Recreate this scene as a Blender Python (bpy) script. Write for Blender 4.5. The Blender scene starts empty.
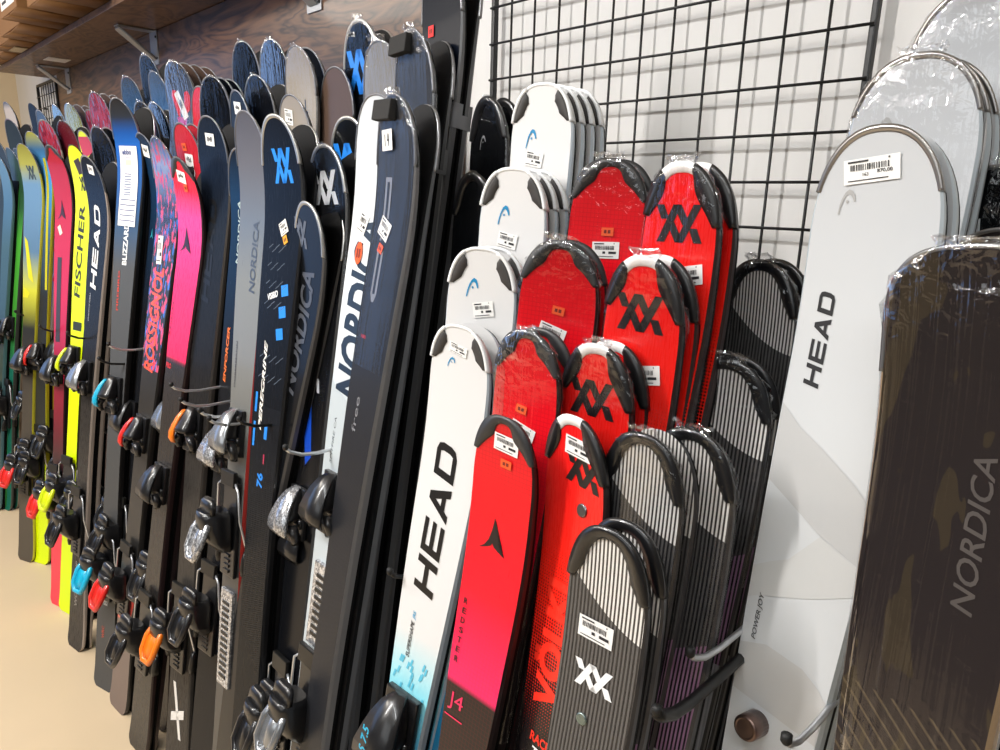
import bpy, bmesh, math, random
from mathutils import Matrix, Vector
random.seed(7)
S = bpy.context.scene
COL = S.collection
# ------------------------------------------------------------------ camera, light, exposure
cd = bpy.data.cameras.new('camera'); cam = bpy.data.objects.new('camera', cd); COL.objects.link(cam)
cd.sensor_width = 36.0; cd.lens = 25.2; cd.clip_start = 0.02
_R, _U, _F = (.69252,.72086,.02777),(-.19126,.14635,.97057),(-.69558,.67745,-.23922)
cam.matrix_world = Matrix(((_R[0], _U[0], -_F[0], 0), (_R[1], _U[1], -_F[1], 0), (_R[2], _U[2], -_F[2], 1.5), (0, 0, 0, 1)))
S.camera = cam
S.view_settings.view_transform = 'Standard'; S.view_settings.look = 'None'
S.view_settings.gamma = 1.0; S.view_settings.use_curve_mapping = False
S.view_settings.exposure = 0.12
W = bpy.data.worlds.new('world'); S.world = W; W.use_nodes = True
W.node_tree.nodes['Background'].inputs[0].default_value = (0.85, 0.92, 1.0, 1)
W.node_tree.nodes['Background'].inputs[1].default_value = 0.35
def area(name, loc, target, sx, sy, power, col, spread=180):
    l = bpy.data.lights.new(name, 'AREA'); l.shape = 'RECTANGLE'; l.size = sx; l.size_y = sy
    l.energy = power; l.color = col; l.spread = math.radians(spread)
    o = bpy.data.objects.new(name, l); COL.objects.link(o); o.location = loc
    o.rotation_euler = (Vector(target) - Vector(loc)).to_track_quat('-Z', 'Y').to_euler()
    return o
# daylight through the shop window in the far end wall
area('window_daylight', (-6.5, -1.9, 1.75), (0, -1.9, 1.75), 3.9, 2.1, 27, (0.20, 0.45, 1.0))
# linear ceiling lamps: one row along the aisle, one running across it, one further along, plus an added front fill
area('ceiling_lamp_aisle', (-0.8, -0.75, 2.92), (-0.8, -0.35, 0), 4.6, 0.06, 54, (0.96, 0.985, 1.0))
area('ceiling_lamp_cross', (-1.75, -1.0, 2.92), (-1.4, -0.2, 0.8), 0.04, 2.2, 116, (1.0, 0.965, 0.93))
area('ceiling_lamp_far', (-4.2, -0.9, 2.92), (-4.0, -0.2, 0), 2.4, 0.5, 62, (1.0, 0.92, 0.82))
area('ceiling_lamp_shop', (0.2, -2.6, 2.92), (-0.4, 0.8, 1.0), 3.0, 2.2, 36, (0.92, 0.97, 1.0))  # added soft front fill that brightens the skis
# ------------------------------------------------------------------ helpers
def lin(h):
    h = h.lstrip('#'); c = [int(h[i:i + 2], 16) / 255 for i in (0, 2, 4)]
    return tuple(x / 12.92 if x <= 0.04045 else ((x + 0.055) / 1.055) ** 2.4 for x in c) + (1,)
def tag(o, label=None, cat=None, group=None, kind=None):
    if label: o['label'] = label
    if cat: o['category'] = cat
    if group: o['group'] = group
    if kind: o['kind'] = kind
    return o
def link(name, bm, mats, parent=None, smooth=False, loc=None):
    me = bpy.data.meshes.new(name); bm.normal_update(); bm.to_mesh(me); bm.free()
    for m in (mats if isinstance(mats, (list, tuple)) else [mats]): me.materials.append(m)
    if smooth:
        for p in me.polygons: p.use_smooth = True
    o = bpy.data.objects.new(name, me); COL.objects.link(o)
    if parent: o.parent = parent
    if loc: o.location = loc
    return o
def empty(name, loc=(0, 0, 0), mat=None):
    o = bpy.data.objects.new(name, None); COL.objects.link(o); o.empty_display_size = .05
    if mat is not None: o.matrix_world = mat
    else: o.location = loc
    return o
def box(bm, x0, x1, y0, y1, z0, z1, mi=0, bev=0.0):
    v = [bm.verts.new(p) for p in ((x0,y0,z0),(x1,y0,z0),(x1,y1,z0),(x0,y1,z0),(x0,y0,z1),(x1,y0,z1),(x1,y1,z1),(x0,y1,z1))]
    fs = [bm.faces.new([v[i] for i in f]) for f in ((3,2,1,0),(4,5,6,7),(0,1,5,4),(1,2,6,5),(2,3,7,6),(3,0,4,7))]
    for f in fs: f.material_index = mi
    if bev > 0:
        es = list({e for f in fs for e in f.edges})
        r = bmesh.ops.bevel(bm, geom=es, offset=bev, segments=2, affect='EDGES', profile=.6)
        for f in r['faces']: f.material_index = mi
    return fs
def rings(bm, rs, mi=0, cap=True, closed=True):
    vs = [[bm.verts.new(p) for p in r] for r in rs]; n = len(vs[0]); out = []
    for a, b in zip(vs, vs[1:]):
        for i in range(n if closed else n - 1):
            j = (i + 1) % n
            f = bm.faces.new((a[i], a[j], b[j], b[i])); f.material_index = mi; f.smooth = True; out.append(f)
    if cap and closed:
        for r, rev in ((vs[0], True), (vs[-1], False)):
            f = bm.faces.new(list(reversed(r)) if rev else r); f.material_index = mi; out.append(f)
    return out
def tube(bm, pts, r, mi=0, n=8):
    pts = [Vector(p) for p in pts]; rs = []; up = Vector((0.13, 0.2, 1)).normalized()
    for i, p in enumerate(pts):
        t = (pts[min(i + 1, len(pts) - 1)] - pts[max(i - 1, 0)]).normalized()
        if i == 0:
            a = t.cross(up); a = a if a.length > .1 else t.cross(Vector((1, 0, 0)))
        else: a = a - t * a.dot(t)
        a.normalize(); b = t.cross(a)
        rr = r[i] if isinstance(r, (list, tuple)) else r
        rs.append([p + a * math.cos(2*math.pi*k/n) * rr + b * math.sin(2*math.pi*k/n) * rr for k in range(n)])
    rings(bm, rs, mi)
def sring(z, cx, cy, hx, hy, n=20, p=3.2, flat=None):
    out = []
    for k in range(n):
        t = 2 * math.pi * k / n; c, s = math.cos(t), math.sin(t)
        x = cx + hx * math.copysign(abs(c) ** (2 / p), c); y = cy + hy * math.copysign(abs(s) ** (2 / p), s)
        if flat is not None: y = min(y, flat)
        out.append((x, y, z))
    return out
# ------------------------------------------------------------------ materials
class NT:
    def __init__(s, name):
        s.m = bpy.data.materials.new(name); s.m.use_nodes = True; s.t = s.m.node_tree; s.t.nodes.clear()
        s.out = s.n('ShaderNodeOutputMaterial')
    def n(s, ty, **k):
        x = s.t.nodes.new(ty)
        for a, b in k.items(): setattr(x, a, b)
        return x
    def l(s, a, b): s.t.links.new(a, b)
    def set(s, sock, v):
        if hasattr(v, 'is_output'): s.l(v, sock)
        else: sock.default_value = v
    def math(s, op, a, b=0.0, c=0.0, clamp=False):
        x = s.n('ShaderNodeMath', operation=op, use_clamp=clamp)
        s.set(x.inputs[0], a); s.set(x.inputs[1], b); s.set(x.inputs[2], c); return x.outputs[0]
    def mix(s, f, a, b):
        x = s.n('ShaderNodeMix', data_type='RGBA')
        s.set(x.inputs[0], f); s.set(x.inputs[6], a); s.set(x.inputs[7], b); return x.outputs[2]
    def ramp(s, f, stops, interp='LINEAR'):
        x = s.n('ShaderNodeValToRGB'); r = x.color_ramp; r.interpolation = interp
        while len(r.elements) > 1: r.elements.remove(r.elements[-1])
        r.elements[0].position = stops[0][0]; r.elements[0].color = stops[0][1]
        for p, c in stops[1:]:
            e = r.elements.new(min(p, 1.0)); e.color = c
        s.l(f, x.inputs[0]); return x.outputs[0]
    def noise(s, vec, scale, detail=3.0, rough=.5, dist=0.0):
        x = s.n('ShaderNodeTexNoise'); x.inputs['Scale'].default_value = scale; x.inputs['Detail'].default_value = detail
        x.inputs['Roughness'].default_value = rough; x.inputs['Distortion'].default_value = dist
        if vec is not None: s.l(vec, x.inputs['Vector'])
        return x.outputs[0]
    def mapping(s, vec, scale=(1, 1, 1), rot=(0, 0, 0)):
        x = s.n('ShaderNodeMapping'); x.inputs['Scale'].default_value = scale; x.inputs['Rotation'].default_value = rot
        s.l(vec, x.inputs['Vector']); return x.outputs[0]
    def obj(s): return s.n('ShaderNodeTexCoord').outputs['Object']
    def uv(s): return s.n('ShaderNodeTexCoord').outputs['UV']
    def bump(s, h, strength=.2, dist=.002):
        x = s.n('ShaderNodeBump'); x.inputs['Strength'].default_value = strength; x.inputs['Distance'].default_value = dist
        s.l(h, x.inputs['Height']); return x.outputs[0]
    def bsdf(s, col, rough=.5, metal=0.0, coat=0.0, coat_rough=.08, spec=.5, normal=None, alpha=None):
        b = s.n('ShaderNodeBsdfPrincipled'); s.set(b.inputs['Base Color'], col); s.set(b.inputs['Roughness'], rough)
        b.inputs['Metallic'].default_value = metal; b.inputs['Coat Weight'].default_value = coat
        b.inputs['Coat Roughness'].default_value = coat_rough; b.inputs['Specular IOR Level'].default_value = spec
        if normal is not None: s.l(normal, b.inputs['Normal'])
        s.l(b.outputs[0], s.out.inputs[0]); return s.m
_M = {}
def mat(col, rough=.5, metal=0.0, coat=0.0, spec=.5):
    k = (col, rough, metal, coat, spec)
    if k not in _M:
        t = NT('paint_' + col.strip('#')); o = t.obj()
        nz = t.noise(o, 140, 2)
        c = t.mix(t.math('MULTIPLY', nz, .12), lin(col), tuple(x * .8 for x in lin(col)[:3]) + (1,))
        _M[k] = t.bsdf(c, rough, metal, coat, spec=spec)
    return _M[k]
def top_mat(name, stops, interp='CONSTANT', rough=.3, coat=.5, pat=None, arg=None, metal=0.0, spec=.35):
    """printed top sheet; stops = (metres from the tip, colour)"""
    t = NT('topsheet_' + name); uv = t.uv(); sp = t.n('ShaderNodeSeparateXYZ'); t.l(uv, sp.inputs[0])
    U, V = sp.outputs[0], sp.outputs[1]
    c = t.ramp(t.math('MULTIPLY', V, .5), [(p * .5, lin(h)) for p, h in stops], interp)
    nrm = None
    if pat == 'stripes':      # pin-striped top sheet: pale lines near the tip, then grey, then pink
        fr = t.math('FRACT', t.math('MULTIPLY', t.math('ADD', U, .5), 230.0))
        line = t.math('GREATER_THAN', fr, .50)
        vb = t.math('SUBTRACT', t.math('SUBTRACT', V, t.math('MULTIPLY', U, .62)), .085)
        vb = t.math('SUBTRACT', vb, t.math('MULTIPLY', t.math('MULTIPLY', U, U), -5.0))
        low = t.math('GREATER_THAN', vb, 0.0)
        pk = t.math('GREATER_THAN', t.math('ADD', V, t.math('MULTIPLY', U, .55)), .238)
        edge = t.math('GREATER_THAN', V, .345)
        a = t.mix(low, lin('#e0ddd8'), lin('#5a5857')); b = t.mix(low, lin('#454240'), lin('#282728'))
        a = t.mix(pk, a, lin('#9a7592')); b = t.mix(pk, b, lin('#2a262a'))
        b = t.mix(edge, b, lin('#8f8e92')); a = t.mix(edge, a, lin('#a5a4a8'))
        c = t.mix(line, a, b)
    elif pat == 'dots':       # red breaking into black dots towards the foot
        f = 260.0
        fu = t.math('SUBTRACT', t.math('FRACT', t.math('MULTIPLY', t.math('ADD', U, .5), f)), .5)
        fv = t.math('SUBTRACT', t.math('FRACT', t.math('MULTIPLY', V, f)), .5)
        d = t.math('SQRT', t.math('ADD', t.math('MULTIPLY', fu, fu), t.math('MULTIPLY', fv, fv)))
        th = t.math('MULTIPLY', t.math('SUBTRACT', V, arg[0]), arg[1])
        c = t.mix(t.math('LESS_THAN', d, th), c, lin('#161214'))
    elif pat == 'weave':      # fine cross lines
        a = t.math('GREATER_THAN', t.math('FRACT', t.math('MULTIPLY', t.math('ADD', U, .5), 190.0)), .86)
        b = t.math('GREATER_THAN', t.math('FRACT', t.math('MULTIPLY', V, 190.0)), .86)
        c = t.mix(t.math('MULTIPLY', t.math('MAXIMUM', a, b), .22), c, lin(arg))
    elif pat == 'glitch':     # torn colour patches
        n1 = t.noise(t.mapping(uv, (26, 9, 1), (0, 0, .5)), 3.0, 2, .6)
        up = t.math('LESS_THAN', V, .60)
        c = t.mix(t.math('MULTIPLY', up, t.math('GREATER_THAN', n1, .54)), c, lin(arg[0]))
        n2 = t.noise(t.mapping(uv, (40, 7, 1), (0, 0, -.4)), 3.4, 1, .5)
        c = t.mix(t.math('MULTIPLY', up, t.math('GREATER_THAN', n2, .60)), c, lin(arg[1]))
    elif pat == 'ribs':       # fine cross ribs low on the ski
        b = t.math('GREATER_THAN', t.math('FRACT', t.math('MULTIPLY', t.math('ADD', V, t.math('MULTIPLY', U, arg[1])), arg[0])), .55)
        m = t.math('MULTIPLY', b, t.math('GREATER_THAN', V, arg[2]))
        c = t.mix(t.math('MULTIPLY', m, .55), c, lin(arg[3]))
    elif pat == 'camo':  # brown patches paint in shop reflections; fine diagonal lines are print
        n1 = t.noise(t.mapping(uv, (9, 3, 1)), 2.2, 3, .55, .6)
        c = t.mix(t.math('MULTIPLY', t.math('GREATER_THAN', n1, .55), .8), c, lin(arg[0]))
        b = t.math('GREATER_THAN', t.math('FRACT', t.math('MULTIPLY', t.math('ADD', V, t.math('MULTIPLY', U, -.9)), 75.0)), .80)
        m = t.math('MULTIPLY', b, t.math('GREATER_THAN', V, .36))
        c = t.mix(t.math('MULTIPLY', m, .5), c, lin(arg[1]))
    sc = t.noise(t.mapping(uv, (60, 4, 1)), 8, 3)
    r = t.math('ADD', rough - .06, t.math('MULTIPLY', sc, .12))
    return t.bsdf(c, r, metal, coat * .45, .06, spec)
def film_mat():
    t = NT('clear_wrap'); uv = t.uv()
    n1 = t.noise(t.mapping(uv, (120, 3.2, 1)), 1.0, 2, .5, .6)
    n2 = t.noise(uv, 70, 2, .5, .6)
    sp = t.n('ShaderNodeSeparateXYZ'); t.l(uv, sp.inputs[0])
    mk = t.math('SUBTRACT', 1.0, t.math('MULTIPLY', sp.outputs[1], 11.0), clamp=True)
    h = t.math('ADD', t.math('MULTIPLY', n1, 1.9), t.math('MULTIPLY', n2, t.math('ADD', .25, t.math('MULTIPLY', mk, 3.0))))
    nr = t.bump(h, .32, .004)
    g = t.n('ShaderNodeBsdfGlossy'); g.inputs['Roughness'].default_value = .09; g.inputs[0].default_value = (.97, .98, 1, 1); t.l(nr, g.inputs['Normal'])
    tr = t.n('ShaderNodeBsdfTransparent'); tr.inputs[0].default_value = (.985, .985, .99, 1)
    fr = t.n('ShaderNodeFresnel'); fr.inputs[0].default_value = 1.42
    f = t.math('ADD', t.math('MULTIPLY', fr.outputs[0], .28), t.math('ADD', .025, t.math('MULTIPLY', mk, .06)), clamp=True)
    mx = t.n('ShaderNodeMixShader'); t.l(f, mx.inputs[0]); t.l(tr.outputs[0], mx.inputs[1]); t.l(g.outputs[0], mx.inputs[2])
    t.l(mx.outputs[0], t.out.inputs[0]); return t.m
def wood_mat(name, c1, c2, c3, rough=.4, axis='X', scale=1.0):
    t = NT(name); o = t.obj()
    n0 = t.noise(t.mapping(o, (1.1 * scale, 3, 5 * scale)), 1.6, 3, .5, .8)
    w = t.math('FRACT', t.math('MULTIPLY', n0, 9.0))
    w = t.math('ABSOLUTE', t.math('SUBTRACT', t.math('MULTIPLY', w, 2.0), 1.0))
    st = t.noise(t.mapping(o, (2.2, 30, 46)), 1.0, 4, .6, .3)
    c = t.ramp(t.math('ADD', t.math('MULTIPLY', w, .45), t.math('MULTIPLY', st, .6)), [(.28, lin(c1)), (.48, lin(c2)), (.78, lin(c3))])
    fine = t.noise(t.mapping(o, (6, 160, 160) if axis == 'X' else (160, 160, 6)), 1, 4)
    c = t.mix(t.math('MULTIPLY', fine, .5), c, lin(c1))
    return t.bsdf(c, rough, coat=.12, spec=.5, normal=t.bump(fine, .15, .001))
def plain_mat(name, c, var=.08, scale=6, rough=.8, bump=.1, bs=220):
    t = NT(name); o = t.obj(); n = t.noise(o, scale, 4)
    col = t.mix(t.math('MULTIPLY', n, var * 2), lin(c), tuple(x * .72 for x in lin(c)[:3]) + (1,))
    return t.bsdf(col, rough, normal=t.bump(t.noise(o, bs, 2), bump, .001))
FILM = film_mat()
M_WALL = plain_mat('wall_plaster', '#e4e2df', .05, 3)
M_END = plain_mat('end_wall_paint', '#d9c7a8', .05, 3)
M_FLOOR = plain_mat('floor_vinyl', '#cdb898', .2, 3.5, .42, .04)
M_CEIL = plain_mat('ceiling_paint', '#cfc8bd', .05)
M_PANEL = wood_mat('oak_panel', '#2e1e15', '#5e412e', '#785439', .38, 'X', 1.0)
M_SHELF = wood_mat('oak_shelf', '#5a4331', '#7a5c44', '#8c6c50', .5, 'X', 1.6)
M_CARD = plain_mat('cardboard', '#8a6238', .12, 14, .85, .08, 90)
M_BLACK = mat('#141414', .38); M_BLACK2 = mat('#1c1c1e', .3, 0, .3); M_STEEL = mat('#d4d6d9', .3, .75); M_GREYMET = mat('#8f8f92', .3, 1.0)
M_DARKSTEEL = mat('#4a4a4c', .3, .9); M_INK = mat('#26262a', .6); M_PAPER = mat('#eeece8', .7); M_ORANGE = mat('#ee5a22', .6); M_RED = mat('#e01f1c', .6); M_YELLOW = mat('#e8a51c', .6)
M_BASE = mat('#060607', .6, 0, 0, .12); M_WIRE = mat('#0e0e0f', .42); M_BRACKET = mat('#a4a6aa', .38, .4)
M_FOAM = plain_mat('foam', '#2c2b2a', .3, 300, .95, .6, 400)
M_RUBBER = mat('#0c0c0c', .6)
# ------------------------------------------------------------------ the room
def slab(name, a, b, m, kind='structure'):
    bm = bmesh.new(); box(bm, a[0], b[0], a[1], b[1], a[2], b[2]); o = link(name, bm, m); o['kind'] = kind; return o
slab('floor', (-6.75, -4.6, -.1), (3.2, 1.45, 0), M_FLOOR)
slab('wall_back', (-6.75, 1.283, 0), (3.2, 1.45, 3.0), M_WALL)
slab('ceiling', (-6.75, -4.6, 3.0), (3.2, 1.45, 3.1), M_CEIL)
slab('wall_right', (3.2, -4.6, 0), (3.3, 1.45, 3.0), plain_mat('side_wall_paint', '#6f6a64'))
slab('wall_front', (-6.75, -4.7, 0), (3.3, -4.6, 3.0), plain_mat('dark_wall_paint', '#4a4643'))
bm = bmesh.new()
box(bm, -6.85, -6.70, .15, 1.45, 0, 3.0); box(bm, -6.85, -6.70, -4.6, -3.95, 0, 3.0)
box(bm, -6.85, -6.70, -3.95, .15, 0, .65); box(bm, -6.85, -6.70, -3.95, .15, 2.85, 3.0)
link('wall_left', bm, M_END)['kind'] = 'structure'
bm = bmesh.new()
for y0, y1 in ((-3.95, -3.88), (-1.94, -1.86), (.08, .15)): box(bm, -6.82, -6.74, y0, y1, .65, 2.85)
box(bm, -6.82, -6.74, -3.95, .15, .65, .72); box(bm, -6.82, -6.74, -3.95, .15, 2.78, 2.85)
link('window_1', bm, mat('#3a3c40', .4))['kind'] = 'structure'
# wood cladding behind the rack
bm = bmesh.new(); box(bm, -5.42, -1.47, 1.262, 1.280, .2, 2.218, 0, .002)
tag(link('wood_panel', bm, M_PANEL), 'dark oak wall panel behind the left skis under the long shelf', 'panel')
bm = bmesh.new(); box(bm, -5.70, -1.40, 1.0, 1.281, 2.22, 2.247, 0, .002)
tag(link('shelf_board', bm, M_SHELF), 'long oak shelf board above the left skis carrying cardboard boxes', 'shelf')
for k, (x, lb) in enumerate(((-5.15, 'steel bracket under the far left end of the oak shelf'), (-3.64, 'steel bracket under the middle of the oak shelf near the boxes'), (-2.19, 'steel bracket under the oak shelf nearest the wire grid, only its foot visible'))):
    r = empty('shelf_bracket', (x, 1.262, 2.22)); tag(r, lb, 'bracket', 'shelf brackets')
    bm = bmesh.new(); box(bm, -.045, .045, -.005, 0, -.145, -.001, 0, .001); link('wall_plate', bm, M_BRACKET, r)
    bm = bmesh.new(); box(bm, -.03, .03, -.16, -.005, -.006, -.001, 0, .001); link('shelf_arm', bm, M_BRACKET, r)
    bm = bmesh.new()
    vs = [(-.026, -.155, -.006), (.026, -.155, -.006), (.026, -.006, -.115), (-.026, -.006, -.115)]
    rings(bm, [[(x_, y_, z_) for x_, y_, z_ in vs], [(x_, y_ - .002, z_ - .012) for x_, y_, z_ in vs]]); link('strut', bm, M_BRACKET, r)
    bm = bmesh.new()
    for zz in (-.03, -.12): rings(bm, [sring(0, 0, 0, .006, .006, 8, 2), sring(.004, 0, 0, .005, .005, 8, 2)]); bmesh.ops.transform(bm, matrix=Matrix.Translation((.034, -.005, zz)) @ Matrix.Rotation(math.pi/2, 4, 'X'), verts=[v for v in bm.verts if abs(v.co.x) < .01 and v.co.z > -.01 and v.co.y > -.008])
    link('screw', bm, M_DARKSTEEL, r)
bm = bmesh.new(); box(bm, -4.93, -4.80, 1.09, 1.20, 2.2165, 2.2199, 0, .0008)
tag(link('shelf_tag', bm, M_PAPER), 'small white strip stuck under the oak shelf near its far bracket', 'label')
# cardboard boxes on the shelf, pushed forward over its front edge
def carton(x0, x1, y0, z1, lb, sag, white=False, patch=None):
    r = empty('cardboard_box', ((x0 + x1) / 2, (y0 + 1.28) / 2, 2.248)); tag(r, lb, 'box', 'cardboard boxes on the shelf')
    w, d, h = (x1 - x0) / 2, (1.28 - y0) / 2, z1 - 2.248
    bm = bmesh.new(); box(bm, -w, w, -d, d, .004, h, 0, .004); link('carton_body', bm, M_CARD, r)
    bm = bmesh.new()
    for a, b, q in ((-w + .002, -.004, 1), (.004, w - .002, -1)):     # two bottom flaps that sag apart a little
        zs = (.0035, .0035 - sag) if q == 1 else (.0035 - sag, .0035)
        rings(bm, [[(a, -d + .003, zs[0]), (b, -d + .003, zs[1]), (b, -d + .003, zs[1] + .003), (a, -d + .003, zs[0] + .003)],
                   [(a, -.02, .0008), (b, -.02, .0008), (b, -.02, .0035), (a, -.02, .0035)]])
    link('bottom_flap', bm, M_CARD, r)
    if white:
        bm = bmesh.new(); box(bm, -w + .03, w - .03, -d - .0012, -d - .0002, .03, h - .04); l_ = link('shipping_label', bm, M_PAPER, r); l_['label'] = 'white label on the front of the carton'
        bm = bmesh.new()
        for k in range(7): box(bm, -w + .06, -w + .06 + random.uniform(.05, w), -d - .0018, -d - .001, .05 + k * .03, .062 + k * .03)
        link('print', bm, M_INK, l_)
    if patch:
        bm = bmesh.new(); box(bm, -.10, .06, -d + .05, -d + .11, -.0075, -.0035); link('packing_tape', bm, mat('#c9b489', .4), r)
carton(-3.78, -3.30, .80, 2.58, 'brown cardboard box, rightmost of those overhanging the shelf', .004)
carton(-4.13, -3.80, .765, 2.62, 'brown cardboard box with a white label on its front end', .006, True)
carton(-4.60, -4.16, .84, 2.56, 'brown cardboard box behind the white labelled one on the shelf', .008)
carton(-5.05, -4.63, .88, 2.60, 'brown cardboard box with a pale tape patch under it', .005, False, True)
carton(-5.60, -5.08, .93, 2.5, 'brown cardboard box at the far left end of the shelf', .004)
# black wire grid panels
def grid_panel(x0, x1, z0, z1, cols, rows, lb, fw):
    r = empty('wire_grid_panel', ((x0 + x1) / 2, 1.25, z0)); tag(r, lb, 'wire grid', 'wire grid panels')
    cx = (x0 + x1) / 2
    bm = bmesh.new()
    for x in cols: tube(bm, [(x - cx, .003, 0), (x - cx, .003, z1 - z0)], .0027)
    for z in rows: tube(bm, [(x0 - cx - .004, -.003, z - z0), (x1 - cx + .004, -.003, z - z0)], .0027)
    link('wire_mesh', bm, M_WIRE, r, True)
    bm = bmesh.new()
    for x in (x0, x1): box(bm, x - cx - fw, x - cx + fw, .0, .016, 0, z1 - z0, 0, .003)
    for z in (z0, z1): box(bm, x0 - cx, x1 - cx, .0, .016, z - z0 - fw, z - z0 + fw, 0, .003)
    link('frame', bm, M_WIRE, r)
    bm = bmesh.new()
    for x in (x0 + .1, x1 - .1):
        for z in (z0 + .15, z1 - .15): tube(bm, [(x - cx, .01, z - z0), (x - cx, .032, z - z0)], .006)
    link('wall_spacer', bm, M_WIRE, r)
grid_panel(-1.344, -.466, .35, 2.35, [-1.2816 + .0746 * i for i in range(11)], [1.9496 + .0802 * k for k in range(-18, 5)], 'black wire grid panel on the white wall behind the white and red skis', .0055)
grid_panel(-5.93, -5.44, .60, 2.185, [-5.87 + .062 * i for i in range(7)], [2.185 - .075 * k for k in range(1, 21)], 'black wire grid panel at the far left beyond the oak panel', .008)
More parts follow.
